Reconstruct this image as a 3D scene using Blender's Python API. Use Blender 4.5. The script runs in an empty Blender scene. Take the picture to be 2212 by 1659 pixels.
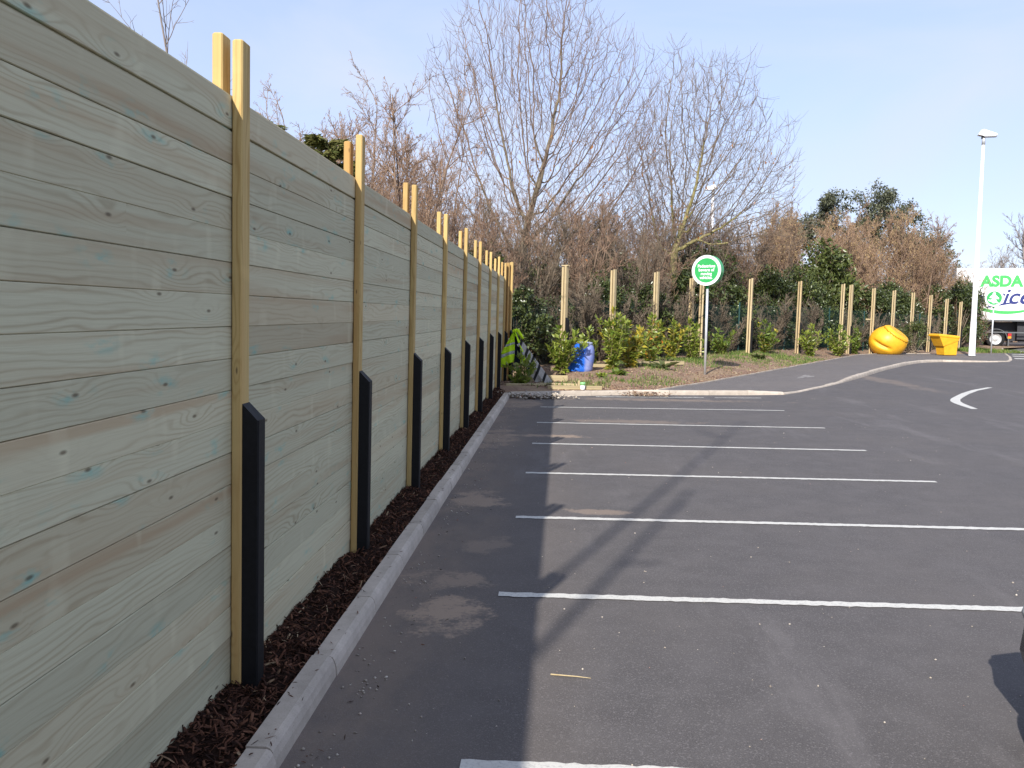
import bpy, math, random
import numpy as np
from mathutils import Matrix, Vector, noise

S = bpy.context.scene
COL = S.collection
R = math.radians

# ------------------------------------------------------------------ camera, sky, sun, exposure
cam = bpy.data.cameras.new("camera")
cam.sensor_width = 36.0
cam.lens = 36.0 * 1890 / 2212
cam.clip_start, cam.clip_end = 0.05, 6000
cam_o = bpy.data.objects.new("camera", cam)
COL.objects.link(cam_o)
cam_o.matrix_world = (Matrix.Translation((0, 0, 1.8)) @ Matrix.Rotation(R(3.14), 4, 'Z')
                      @ Matrix.Rotation(R(90 - 4.568), 4, 'X') @ Matrix.Rotation(0.0135, 4, 'Z'))
S.camera = cam_o

SUN_EL, SUN_AZ = 32.9, 18.5          # shadows run 18.5 degrees right of the fence line
world = bpy.data.worlds.new("World")
S.world = world
world.use_nodes = True
wn = world.node_tree
sky = wn.nodes.new('ShaderNodeTexSky')
sky.sky_type = 'NISHITA'
sky.sun_disc = False
sky.sun_elevation = R(SUN_EL)
sky.sun_rotation = R(180 + SUN_AZ)
sky.air_density, sky.dust_density, sky.ozone_density = 1.0, 0.3, 2.5
haze_mix = wn.nodes.new('ShaderNodeMix')          # thin even veil of high haze over the clear sky
haze_mix.data_type = 'RGBA'
haze_mix.inputs[0].default_value = 0.74
haze_mix.inputs[7].default_value = (2.05, 2.42, 3.35, 1)
sky_tint = wn.nodes.new('ShaderNodeMix')
sky_tint.data_type, sky_tint.blend_type = 'RGBA', 'MULTIPLY'
sky_tint.inputs[0].default_value = 1.0
sky_tint.inputs[7].default_value = (.95, .89, 1.0, 1)
wn.links.new(sky.outputs[0], sky_tint.inputs[6])
wn.links.new(sky_tint.outputs[2], haze_mix.inputs[6])
wtc = wn.nodes.new('ShaderNodeTexCoord')
wmp = wn.nodes.new('ShaderNodeMapping')
wmp.inputs['Scale'].default_value = (1.0, 1.0, 3.2)
wns = wn.nodes.new('ShaderNodeTexNoise')           # faint wisps of high cloud
wns.inputs['Scale'].default_value = 1.7
wns.inputs['Detail'].default_value = 6
wns.inputs['Distortion'].default_value = .8
wrp = wn.nodes.new('ShaderNodeValToRGB')
wrp.color_ramp.elements[0].position, wrp.color_ramp.elements[1].position = .46, .78
wrp.color_ramp.elements[1].color = (.75, .75, .75, 1)
wcl = wn.nodes.new('ShaderNodeMix')
wcl.data_type = 'RGBA'
wcl.inputs[7].default_value = (2.75, 2.95, 3.45, 1)
wn.links.new(wtc.outputs['Generated'], wmp.inputs['Vector'])
wn.links.new(wmp.outputs[0], wns.inputs['Vector'])
wn.links.new(wns.outputs['Fac'], wrp.inputs[0])
wn.links.new(wrp.outputs[0], wcl.inputs[0])
wn.links.new(haze_mix.outputs[2], wcl.inputs[6])
wn.links.new(wcl.outputs[2], wn.nodes['Background'].inputs[0])
wn.nodes['Background'].inputs[1].default_value = 0.115
sun = bpy.data.lights.new("sun", 'SUN')
sun.energy = 2.75
sun.angle = R(0.6)
sun.color = (1.0, 0.955, 0.885)
sun_o = bpy.data.objects.new("sun", sun)
sun_o.rotation_euler = (R(90 - SUN_EL), 0, R(-SUN_AZ))
sun_o.location = (0, 0, 30)
COL.objects.link(sun_o)
S.view_settings.view_transform = 'Standard'
S.view_settings.look = 'None'
S.view_settings.gamma = 1.0
S.view_settings.use_curve_mapping = False
S.view_settings.exposure = 1.32
S.cycles.max_bounces = 6
S.cycles.transparent_max_bounces = 8

# ------------------------------------------------------------------ helpers
class MB:
    """collects vertices and faces; build() links them as one mesh object"""
    def __init__(self):
        self.v, self.f, self.m = [], [], []
    def add(self, vs, fs, mi=0):
        o = len(self.v)
        self.v += [tuple(p) for p in vs]
        self.f += [tuple(i + o for i in f) for f in fs]
        self.m += [mi] * len(fs)
        return self
    def box(self, x0, x1, y0, y1, z0, z1, mi=0):
        return self.add([(x0, y0, z0), (x1, y0, z0), (x1, y1, z0), (x0, y1, z0), (x0, y0, z1), (x1, y0, z1), (x1, y1, z1), (x0, y1, z1)],
                        [(0, 3, 2, 1), (4, 5, 6, 7), (0, 1, 5, 4), (1, 2, 6, 5), (2, 3, 7, 6), (3, 0, 4, 7)], mi)
    def cbox(self, x0, x1, y0, y1, z0, z1, c=.004, mi=0):
        """box with its four long edges along z chamfered and the top eased"""
        ring = lambda a, z: [(x0 + c + a, y0 + a, z), (x1 - c - a, y0 + a, z), (x1 - a, y0 + c + a, z), (x1 - a, y1 - c - a, z),
                             (x1 - c - a, y1 - a, z), (x0 + c + a, y1 - a, z), (x0 + a, y1 - c - a, z), (x0 + a, y0 + c + a, z)]
        v = ring(0, z0) + ring(0, z1 - c) + ring(c * .8, z1)
        fs = [(7, 6, 5, 4, 3, 2, 1, 0), tuple(range(16, 24))]
        for k in (0, 8):
            fs += [(k + i, k + (i + 1) % 8, k + 8 + (i + 1) % 8, k + 8 + i) for i in range(8)]
        return self.add(v, fs, mi)
    def tube(self, p, q, r0, r1, n=8, cap=True, mi=0):
        p, q = Vector(p), Vector(q)
        d = (q - p).normalized()
        a = d.orthogonal().normalized()
        b = d.cross(a)
        v = []
        for c, r in ((p, r0), (q, r1)):
            for i in range(n):
                t = 2 * math.pi * i / n
                v.append(c + a * (r * math.cos(t)) + b * (r * math.sin(t)))
        fs = [(i, (i + 1) % n, n + (i + 1) % n, n + i) for i in range(n)]
        if cap:
            fs += [tuple(range(n - 1, -1, -1)), tuple(range(n, 2 * n))]
        return self.add(v, fs, mi)
    def lathe(self, prof, n=24, c=(0, 0, 0), mi=0, cap=True):
        v = []
        for r, z in prof:
            for i in range(n):
                t = 2 * math.pi * i / n
                v.append((c[0] + r * math.cos(t), c[1] + r * math.sin(t), c[2] + z))
        fs = []
        for k in range(len(prof) - 1):
            fs += [(k * n + i, k * n + (i + 1) % n, (k + 1) * n + (i + 1) % n, (k + 1) * n + i) for i in range(n)]
        if cap:
            fs += [tuple(range(n - 1, -1, -1)), tuple((len(prof) - 1) * n + i for i in range(n))]
        return self.add(v, fs, mi)
    def xf(self, M):
        self.v = [tuple(M @ Vector(p)) for p in self.v]
        return self
    def build(self, name, mats, parent=None, smooth=False, loc=None):
        me = bpy.data.meshes.new(name)
        me.from_pydata(self.v, [], self.f)
        mats = mats if isinstance(mats, (list, tuple)) else [mats]
        for m in mats:
            me.materials.append(m)
        if len(mats) > 1:
            me.polygons.foreach_set('material_index', np.array(self.m, np.int32))
        if smooth:
            me.polygons.foreach_set('use_smooth', np.ones(len(me.polygons), bool))
        me.update()
        return link(name, me, parent, loc)

def link(name, me, parent=None, loc=None):
    o = bpy.data.objects.new(name, me)
    COL.objects.link(o)
    if parent is not None:
        o.parent = parent
    if loc is not None:
        o.location = loc
    return o

def bevel(o, w=.01, seg=2):
    m = o.modifiers.new("bevel", 'BEVEL')
    m.width, m.segments, m.limit_method = w, seg, 'ANGLE'
    return o

def empty(name, loc=(0, 0, 0), rz=0.0):
    o = bpy.data.objects.new(name, None)
    o.location = loc
    o.rotation_euler = (0, 0, rz)
    COL.objects.link(o)
    return o

def tag(o, label, cat, group=None):
    o["label"], o["category"] = label, cat
    if group:
        o["group"] = group
    return o

def struct(o):
    o["kind"] = "structure"
    return o

def stuff(o, label=None, cat=None):
    o["kind"] = "stuff"
    if label:
        o["label"], o["category"] = label, cat
    return o

def np_mesh(name, V, F, mats, k, smooth=False, mi=None):
    """fast mesh from numpy arrays; F has k vertices in every face"""
    me = bpy.data.meshes.new(name)
    V = np.asarray(V, np.float32)
    F = np.asarray(F, np.int32)
    me.vertices.add(len(V))
    me.vertices.foreach_set('co', V.ravel())
    me.loops.add(F.size)
    me.loops.foreach_set('vertex_index', F.ravel())
    me.polygons.add(len(F))
    me.polygons.foreach_set('loop_start', np.arange(0, F.size, k, dtype=np.int32))
    me.polygons.foreach_set('loop_total', np.full(len(F), k, np.int32))
    for m in (mats if isinstance(mats, (list, tuple)) else [mats]):
        me.materials.append(m)
    if mi is not None:
        me.polygons.foreach_set('material_index', np.asarray(mi, np.int32))
    me.update(calc_edges=True)
    me.validate()
    if smooth:
        me.polygons.foreach_set('use_smooth', np.ones(len(me.polygons), bool))
    return me

def copy_tree(o, parent=None):
    c = o.copy()
    COL.objects.link(c)
    c.parent = parent
    for ch in o.children:
        copy_tree(ch, c)
    return c

def smooth01(a, b, x):
    t = min(1, max(0, (x - a) / (b - a)))
    return t * t * (3 - 2 * t)

# ------------------------------------------------------------------ materials
class NT:
    def __init__(self, name, rough=.7, spec=.3):
        self.m = bpy.data.materials.new(name)
        self.m.use_nodes = True
        self.t = self.m.node_tree
        self.b = self.t.nodes['Principled BSDF']
        self.b.inputs['Roughness'].default_value = rough
        self.b.inputs['Specular IOR Level'].default_value = spec
    def n(self, typ, **kw):
        nd = self.t.nodes.new('ShaderNode' + typ)
        for k, v in kw.items():
            setattr(nd, k, v)
        return nd
    def l(self, a, b):
        self.t.links.new(a, b)
    def val(self, sock, v):
        if hasattr(v, 'is_linked') or hasattr(v, 'links'):
            self.l(v, sock)
        else:
            sock.default_value = v
    def coord(self, kind='Object'):
        return self.n('TexCoord').outputs[kind]
    def mapping(self, vec, scale=(1, 1, 1), loc=(0, 0, 0)):
        m = self.n('Mapping')
        m.inputs['Scale'].default_value = scale
        m.inputs['Location'].default_value = loc
        self.l(vec, m.inputs['Vector'])
        return m.outputs[0]
    def noise(self, vec, scale, detail=4, rough=.55, dist=0.0):
        t = self.n('TexNoise')
        self.l(vec, t.inputs['Vector'])
        t.inputs['Scale'].default_value = scale
        t.inputs['Detail'].default_value = detail
        t.inputs['Roughness'].default_value = rough
        t.inputs['Distortion'].default_value = dist
        return t.outputs['Fac']
    def math(self, op, a, b=0.0, c=0.0, clamp=False):
        t = self.n('Math', operation=op, use_clamp=clamp)
        for i, v in enumerate((a, b, c)):
            self.val(t.inputs[i], v)
        return t.outputs[0]
    def ramp(self, fac, stops, interp='LINEAR'):
        t = self.n('ValToRGB')
        t.color_ramp.interpolation = interp
        el = t.color_ramp.elements
        while len(el) < len(stops):
            el.new(.5)
        for e, (p, c) in zip(el, stops):
            e.position = p
            e.color = (c, c, c, 1) if isinstance(c, (int, float)) else (*c, 1)
        self.l(fac, t.inputs[0])
        return t.outputs[0]
    def mix(self, fac, a, b, mode='MIX'):
        t = self.n('Mix', data_type='RGBA', blend_type=mode)
        self.val(t.inputs[0], fac)
        for s, v in ((t.inputs[6], a), (t.inputs[7], b)):
            if isinstance(v, tuple):
                s.default_value = (*v, 1)
            else:
                self.l(v, s)
        return t.outputs[2]
    def color(self, c):
        if isinstance(c, tuple):
            self.b.inputs['Base Color'].default_value = (*c, 1)
        else:
            self.l(c, self.b.inputs['Base Color'])
        return self
    def bump(self, h, strength=.3, dist=.01):
        t = self.n('Bump')
        t.inputs['Strength'].default_value = strength
        t.inputs['Distance'].default_value = dist
        self.l(h, t.inputs['Height'])
        self.l(t.outputs[0], self.b.inputs['Normal'])
        return self

def plain(name, c, rough=.6, spec=.3, var=.12, scale=6.0, metal=0.0):
    """one colour, with uneven tone and a little dirt"""
    k = NT(name, rough, spec)
    co = k.coord()
    f = k.noise(co, scale, 5, .6)
    lo = tuple(x * (1 - var) for x in c)
    hi = tuple(min(1, x * (1 + var)) for x in c)
    k.color(k.mix(k.ramp(f, [(.3, 0.0), (.7, 1.0)]), lo, hi))
    k.b.inputs['Metallic'].default_value = metal
    k.l(k.math('MULTIPLY_ADD', f, .25, rough - .12), k.b.inputs['Roughness'])
    return k.m

def wood(name, pale, mid, dark, stain, length_axis='Y', knots=(2.1, 6.2), rings=150.0, brown=(.30, .235, .15)):
    """sawn softwood: ring lines that bend round knots, coppery stain at some knots, every board its own tone"""
    k = NT(name, .78, .2)
    info = k.n('ObjectInfo')
    rnd = info.outputs['Random']
    sep = k.n('SeparateXYZ')
    k.l(k.coord(), sep.inputs[0])
    L, H = (sep.outputs['Y'], sep.outputs['Z']) if length_axis == 'Y' else (sep.outputs['Z'], k.math('ADD', sep.outputs['X'], sep.outputs['Y']))
    L2 = k.math('MULTIPLY_ADD', rnd, 91.7, L)
    H2 = k.math('MULTIPLY_ADD', rnd, 37.3, H)
    def vec(a, b):
        c = k.n('CombineXYZ')
        k.l(k.math('MULTIPLY', L2, a), c.inputs[0])
        k.l(k.math('MULTIPLY', H2, b), c.inputs[1])
        k.l(k.math('MULTIPLY', rnd, 17.0), c.inputs[2])
        return c.outputs[0]
    vo = k.n('TexVoronoi', feature='F1', voronoi_dimensions='2D')
    k.l(vec(*knots), vo.inputs['Vector'])
    vo.inputs['Scale'].default_value = 1.0
    d = vo.outputs['Distance']
    cs = k.n('SeparateColor')
    k.l(vo.outputs['Color'], cs.inputs[0])
    has = k.math('GREATER_THAN', cs.outputs[0], .64)
    bumpk = k.math('MULTIPLY', k.math('POWER', 2.718, k.math('MULTIPLY', k.math('MULTIPLY', d, d), -14.0)), has)
    warp = k.noise(vec(.9, 7.0), 1.0, 2, .5)
    warp2 = k.noise(vec(3.2, 16.0), 1.0, 2, .5)
    fld = k.math('MULTIPLY_ADD', H2, rings, k.math('MULTIPLY_ADD', warp, 40.0, k.math('MULTIPLY_ADD', warp2, 9.0, k.math('MULTIPLY', bumpk, 15.0))))
    grain = k.math('MULTIPLY_ADD', k.math('SINE', fld), .5, .5)
    grain = k.math('POWER', grain, 3.2)
    fine = k.noise(vec(4.0, 260.0), 1.0, 3, .6)
    amp = k.ramp(k.noise(vec(.7, 9.0), 1.0, 2), [(.36, .06), (.66, .62)])
    base = k.mix(k.math('MULTIPLY', grain, amp), pale, mid)
    base = k.mix(k.math('MULTIPLY', k.ramp(fine, [(.35, 0.0), (.75, 1.0)]), .28), base, dark)
    tone = k.math('ADD', k.math('MULTIPLY', k.ramp(k.math('FRACT', k.math('MULTIPLY', rnd, 7.31)), [(.5, 0.0), (1.0, .55)]), 1.0),
                  k.math('MULTIPLY', k.ramp(k.noise(vec(.35, 10.0), 1.0, 2), [(.52, 0.0), (.72, .7)]), 1.0), clamp=True)
    base = k.mix(tone, base, brown)
    base = k.mix(k.math('MULTIPLY', k.ramp(k.noise(vec(7.0, 3.0), 1.0, 1), [(.62, 0.0), (.75, .22)]), 1.0), base, tuple(min(1, c * 1.35) for c in pale))
    if stain:
        st = k.math('MULTIPLY', k.ramp(k.noise(vec(9.0, 24.0), 1.0, 3), [(.5, 0.0), (.7, 1.0)]),
                    k.math('MULTIPLY', k.ramp(d, [(.06, 1.0), (.3, 0.0)]), k.math('GREATER_THAN', cs.outputs[1], .35)))
        base = k.mix(k.math('MULTIPLY', st, .62), base, stain)
    kn = k.math('MULTIPLY', k.ramp(d, [(.02, .75), (.055, .0)]), has)
    base = k.mix(kn, base, (.10, .065, .035))
    v = k.math('MULTIPLY_ADD', k.math('FRACT', k.math('MULTIPLY', rnd, 3.77)), .26, .87)
    hsv = k.n('HueSaturation')
    k.l(base, hsv.inputs['Color'])
    k.l(v, hsv.inputs['Value'])
    k.color(hsv.outputs[0])
    k.bump(k.math('ADD', k.math('MULTIPLY', fine, .6), k.math('MULTIPLY', grain, .25)), .25, .002)
    return k.m

def leafmat(name, a, b, rough=.38, trans=.25, spec=.45):
    k = NT(name, rough, spec)
    g = k.n('NewGeometry')
    f = k.ramp(g.outputs['Random Per Island'], [(0.0, 0.0), (1.0, 1.0)])
    c = k.mix(f, a, b)
    k.color(c)
    tr = k.n('BsdfTranslucent')
    k.l(c, tr.inputs[0])
    ms = k.n('MixShader')
    ms.inputs[0].default_value = trans
    out = k.t.nodes['Material Output']
    k.l(k.b.outputs[0], ms.inputs[1])
    k.l(tr.outputs[0], ms.inputs[2])
    k.l(ms.outputs[0], out.inputs[0])
    return k.m

def barkmat(name, a, b, scale=9.0):
    k = NT(name, .9, .1)
    co = k.coord()
    f = k.noise(k.mapping(co, (1, 1, .35)), scale, 4, .6)
    k.color(k.mix(k.ramp(f, [(.35, 0.0), (.65, 1.0)]), a, b))
    return k.m

def asphalt(name, base, dusty, stains=True):
    k = NT(name, .86, .25)
    co = k.coord()
    sep = k.n('SeparateXYZ')
    k.l(co, sep.inputs[0])
    X, Y = sep.outputs['X'], sep.outputs['Y']
    fine = k.noise(co, 170.0, 3, .7)
    grit = k.n('TexVoronoi', feature='F1')
    k.l(co, grit.inputs['Vector'])
    grit.inputs['Scale'].default_value = 150.0
    gc = k.n('SeparateColor')
    k.l(grit.outputs['Color'], gc.inputs[0])
    med = k.noise(co, 3.2, 6, .65)
    big = k.noise(co, .55, 4, .55)
    c = k.mix(k.ramp(fine, [(.3, 0.0), (.72, 1.0)]), tuple(x * .55 for x in base), tuple(x * 1.5 for x in base))
    c = k.mix(k.math('MULTIPLY', k.ramp(gc.outputs[0], [(.8, 0.0), (.97, 1.0)]), .3), c, tuple(x * 3.2 for x in base))
    c = k.mix(k.ramp(med, [(.42, 0.0), (.75, .35)]), c, tuple(x * 1.75 for x in base))
    c = k.mix(k.ramp(big, [(.45, 0.0), (.7, .4)]), c, dusty)
    if stains:
        wob = k.math('ADD', k.math('MULTIPLY_ADD', k.noise(co, 3.1, 6, .7), 5.5, -2.75), k.math('MULTIPLY_ADD', k.noise(co, 34.0, 3, .6), 1.6, -.8))
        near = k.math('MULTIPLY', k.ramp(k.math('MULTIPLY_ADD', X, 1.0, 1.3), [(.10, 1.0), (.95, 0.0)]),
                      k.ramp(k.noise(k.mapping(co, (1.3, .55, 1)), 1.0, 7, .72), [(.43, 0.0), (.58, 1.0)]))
        c = k.mix(k.ramp(k.math('MULTIPLY_ADD', X, .5, .6), [(.0, .55), (.75, 0.0)]), c, (.20, .158, .126))  # kerbside dust tint, spread wide to lighten and warm the fence's shade in colour
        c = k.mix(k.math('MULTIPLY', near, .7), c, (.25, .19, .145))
        # dried sand washed off the bed: each with a place and shape of its own
        for px, py, rx, ry, am in ((-.66, 5.1, .26, .33, 1.0), (-.73, 5.75, .3, .22, .6), (-.78, 8.35, .28, .5, .75), (-.55, 6.7, .2, .3, .35), (-.9, 12.6, .3, 1.2, .6),
                                   (-.2, 12.95, .75, .17, .75), (-.75, 17.6, .45, 1.0, .55), (1.2, 14.9, 1.3, .3, .35), (2.0, 18.9, 2.6, .3, .45),
                                   (.3, 7.95, .35, .12, .5), (9.5, 27.0, .4, 5.0, .3)):
            dx = k.math('DIVIDE', k.math('SUBTRACT', X, px), rx)
            dy = k.math('DIVIDE', k.math('SUBTRACT', Y, py), ry)
            dd = k.math('ADD', k.math('ADD', k.math('MULTIPLY', dx, dx), k.math('MULTIPLY', dy, dy)), wob)
            c = k.mix(k.math('MULTIPLY', k.ramp(dd, [(.2, am * .9), (1.2, 0.0)]), k.ramp(fine, [(.25, .75), (.6, 1.0)])), c, (.37, .275, .20))
        wear = k.noise(k.mapping(co, (.9, .16, 1), (4, 9, 0)), 1.0, 6, .7)
        c = k.mix(k.ramp(wear, [(.56, 0.0), (.72, .45)]), c, tuple(x * 2.3 for x in base))
    k.color(c)
    k.bump(k.math('ADD', k.math('MULTIPLY', fine, .6), k.math('MULTIPLY', gc.outputs[0], .4)), .55, .006)
    return k.m

def paint(name):
    k = NT(name, .7, .3)
    co = k.coord()
    f = k.noise(co, 60.0, 4, .7)
    g = k.noise(co, 4.0, 5, .6)
    c = k.mix(k.ramp(f, [(.34, .5), (.5, 0.0)]), (.57, .55, .50), (.26, .25, .24))
    c = k.mix(k.ramp(k.noise(co, 22.0, 5, .7), [(.62, 0.0), (.72, .6)]), c, (.15, .14, .135))
    c = k.mix(k.ramp(g, [(.55, 0.0), (.8, .5)]), c, (.36, .33, .29))
    k.color(c)
    k.bump(f, .4, .003)
    return k.m

def concrete(name, a, b):
    k = NT(name, .85, .2)
    co = k.coord()
    inf = k.n('ObjectInfo')
    f = k.noise(co, 5.0, 6, .65)
    g = k.noise(co, 130.0, 3, .6)
    c = k.mix(k.ramp(f, [(.35, 0.0), (.7, 1.0)]), a, b)
    c = k.mix(k.math('MULTIPLY', k.ramp(g, [(.25, 1.0), (.45, 0.0)]), .4), c, tuple(x * .45 for x in a))
    c = k.mix(k.math('MULTIPLY', k.ramp(k.noise(co, 2.3, 4), [(.56, 0.0), (.72, 1.0)]), .45), c, (.24, .185, .135))
    hsv = k.n('HueSaturation')
    k.l(c, hsv.inputs['Color'])
    k.l(k.math('MULTIPLY_ADD', inf.outputs['Random'], .24, .88), hsv.inputs['Value'])
    k.color(hsv.outputs[0])
    k.bump(k.math('ADD', g, f), .3, .003)
    return k.m

def soil(name, cols, scale=22.0):
    k = NT(name, .95, .08)
    co = k.coord()
    f = k.noise(co, scale, 8, .72)
    g = k.noise(co, 1.1, 4, .6)
    c = k.mix(k.ramp(f, [(.35, 0.0), (.7, 1.0)]), cols[0], cols[1])
    c = k.mix(k.ramp(g, [(.45, 0.0), (.65, .8)]), c, cols[2])
    k.color(c)
    k.bump(f, .9, .04)
    return k.m

def islandmat(name, stops, rough=.9):
    k = NT(name, rough, .1)
    g = k.n('NewGeometry')
    k.color(k.ramp(g.outputs['Random Per Island'], stops))
    return k.m

M = {}
M['board'] = wood('treated_board', (.575, .54, .365), (.34, .265, .155), (.365, .315, .205), (.17, .47, .40), rings=250.0, brown=(.45, .34, .205))
M['post'] = wood('yellow_timber', (.56, .40, .165), (.36, .22, .07), (.34, .215, .075), None, 'Z', (2.6, 9.0), 210.0, (.50, .29, .10))
M['oldpost'] = wood('pale_timber', (.50, .40, .235), (.34, .25, .13), (.30, .22, .12), None, 'Z', (2.6, 9.0), 210.0, (.40, .29, .15))
M['plank'] = wood('loose_plank', (.46, .38, .22), (.30, .23, .12), (.28, .2, .11), None)
M['guard'] = plain('black_recycled_plastic', (.007, .007, .008), .6, .25, .4, 40)
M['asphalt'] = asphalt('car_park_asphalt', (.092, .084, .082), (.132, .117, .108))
M['path'] = asphalt('path_asphalt', (.125, .112, .106), (.175, .152, .138), False)
M['paint'] = paint('road_paint')
M['kerb'] = concrete('kerb_concrete', (.39, .335, .275), (.54, .465, .385))
M['mulch'] = soil('bark_mulch', ((.014, .008, .006), (.055, .027, .018), (.03, .015, .010)), 38)
M['chip'] = islandmat('bark_chips', [(0.0, (.018, .010, .008)), (.45, (.075, .034, .022)), (.8, (.125, .055, .034)), (.965, (.18, .085, .05)), (1.0, (.42, .31, .19))])
M['bed'] = soil('bed_soil', ((.15, .095, .07), (.40, .275, .195), (.33, .245, .15)), 14)
M['litter'] = islandmat('leaf_litter', [(0.0, (.10, .05, .035)), (.5, (.26, .15, .10)), (.85, (.42, .29, .18)), (1.0, (.62, .50, .34))])
M['grass'] = islandmat('grass_blades', [(0.0, (.045, .09, .018)), (.6, (.10, .16, .035)), (1.0, (.26, .26, .09))], .7)
M['ground'] = soil('rough_ground', ((.05, .05, .025), (.10, .095, .05), (.09, .07, .045)), 2.0)
M['stone'] = islandmat('loose_stones', [(0.0, (.22, .19, .16)), (.5, (.42, .36, .29)), (.9, (.6, .54, .46)), (1.0, (.42, .17, .12))])

# ------------------------------------------------------------------ the ground, car park, kerbs, path
rng = random.Random(7)
g = struct(MB().add([(-2500, -2500, -.06), (2500, -2500, -.06), (2500, 2500, -.06), (-2500, 2500, -.06)], [(0, 1, 2, 3)]).build('ground', M['ground']))
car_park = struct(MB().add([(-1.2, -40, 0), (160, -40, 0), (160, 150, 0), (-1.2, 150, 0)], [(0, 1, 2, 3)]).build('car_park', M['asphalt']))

def strip(p, q, w, z=.005, jag=.008, step=.035):
    """painted strip with slightly ragged edges"""
    p, q = Vector((*p, z)), Vector((*q, z))
    n = max(2, int((q - p).length / step))
    d = (q - p).normalized()
    s = Vector((-d.y, d.x, 0))
    v = []
    for i in range(n + 1):
        c = p.lerp(q, i / n)
        v += [c - s * (w / 2 + rng.uniform(-jag, jag)), c + s * (w / 2 + rng.uniform(-jag, jag))]
    return MB().add(v, [(2 * i, 2 * i + 2, 2 * i + 3, 2 * i + 1) for i in range(n)])

for i, y in enumerate((1.1, 3.34, 5.49, 7.65, 9.84, 12.12, 14.51, 16.98)):
    strip((-.37, y), (4.2 if i < 6 else 4.36, y + (.03 if i < 5 else (.0, .02, .19)[i - 5])), .085 if i > 1 else .095).build('bay_line', M['paint'], car_park)
strip((.8, 19.36), (3.2, 19.6), .08, jag=.02).build('bay_line', M['paint'], car_park)
strip((3.45, 19.62), (4.5, 19.76), .08, jag=.012).build('bay_line', M['paint'], car_park)
# the hooked mark at the road's bend
pts_out = [(11.63, 24.14), (10.75, 23.05), (9.99, 21.89), (9.42, 20.92), (9.1, 20.35), (8.88, 19.85), (8.74, 19.4), (8.62, 18.85), (8.5, 18.2)]
pts_in = [(11.50, 24.17), (10.62, 23.13), (9.85, 22.0), (9.25, 21.0), (8.91, 20.41), (8.68, 19.9), (8.54, 19.4), (8.44, 18.8), (8.36, 18.18)]
mk = MB()
vv = []
for a, b in zip(pts_out, pts_in):
    vv += [(*a, .005), (*b, .005)]
mk.add(vv, [(2 * i, 2 * i + 1, 2 * i + 3, 2 * i + 2) for i in range(8)])
mk.build('hooked_marking', M['paint'], car_park)
for (x, y) in ((21.7, 43.1), (23.1, 46.1), (24.3, 48.6), (25.4, 51.2), (26.6, 53.8)):
    strip((x, y), (x + 4.4, y - 1.7), .95, jag=.03, step=.3).build('crossing_stripe', M['paint'], car_park)

# ---- kerbs: every kerb stone a piece
kerb = struct(empty('kerb'))
def kerb_run(path, hts, piece=.915, w=.125, gap=.008):
    P = [Vector((*p, 0)) for p in path]
    cum = [0]
    for a, b in zip(P, P[1:]):
        cum.append(cum[-1] + (b - a).length)
    def at(s):
        for i in range(len(P) - 1):
            if s <= cum[i + 1] or i == len(P) - 2:
                t = (s - cum[i]) / (cum[i + 1] - cum[i])
                return P[i].lerp(P[i + 1], t), hts[i] + (hts[i + 1] - hts[i]) * t
    n = max(1, round(cum[-1] / piece))
    for k in range(n):
        s0, s1 = cum[-1] * k / n, cum[-1] * (k + 1) / n
        a, ha = at(s0 + gap / 2)
        b, hb = at(s1 - gap / 2)
        d = (b - a).normalized()
        nl = Vector((-d.y, d.x, 0))                # towards the back (left of travel)
        jz = rng.uniform(-.004, .004)
        v = []
        for c, h in ((a, ha), (b, hb)):
            prof = ((0.0, -.05), (.008, h * .45), (.018, h - .022), (.028, h - .007), (.044, h), (w, h), (w, -.05))
            v += [c + nl * (o + jz) + Vector((0, 0, z + jz)) for o, z in prof]
        m = 7
        fs = [(i, i + m, i + m + 1, i + 1) for i in range(m - 1)] + [tuple(range(m - 1, -1, -1)), tuple(range(m, 2 * m))]
        o = MB().add([p - a for p in v], [tuple(reversed(f)) for f in fs]).build('kerb_stone', M['kerb'], kerb, loc=a)
kerb_run([(-1.07, -6.0), (-1.08, 18.93)], [.10, .10])
kerb_run([(-1.05, 18.93), (1.7, 19.98), (3.06, 20.2), (4.6, 20.5), (5.25, 20.75)], [.11, .11, .11, .105, .06])
kerb_run([(5.27, 20.77), (5.75, 21.4), (7.38, 24.0), (8.0, 25.1)], [.05, .035, .035, .06])
kerb_run([(8.0, 25.1), (9.0, 26.9), (11.44, 31.5), (14.0, 35.9), (15.3, 37.7), (16.3, 38.4), (17.45, 38.6), (18.6, 38.85), (19.8, 39.7), (20.7, 41.3)],
         [.06, .11, .11, .11, .11, .10, .08, .06, .04, .03])
kerb_run([(20.7, 41.3), (22.3, 44.6), (24.2, 49.0), (25.4, 51.6), (27.5, 56.0)], [.03, .03, .06, .1, .1])

EDGE = [(-1.5, 19.05), (.3, 19.62), (2.25, 20.15), (3.71, 22.62), (6.07, 27.03), (9.67, 33.85), (14.1, 42.2), (16.2, 44.4), (18.5, 44.75), (20.4, 45.3), (21.6, 46.4), (23.3, 47.4), (24.3, 49.3), (25.6, 52.2), (27.6, 56.4)]
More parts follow.
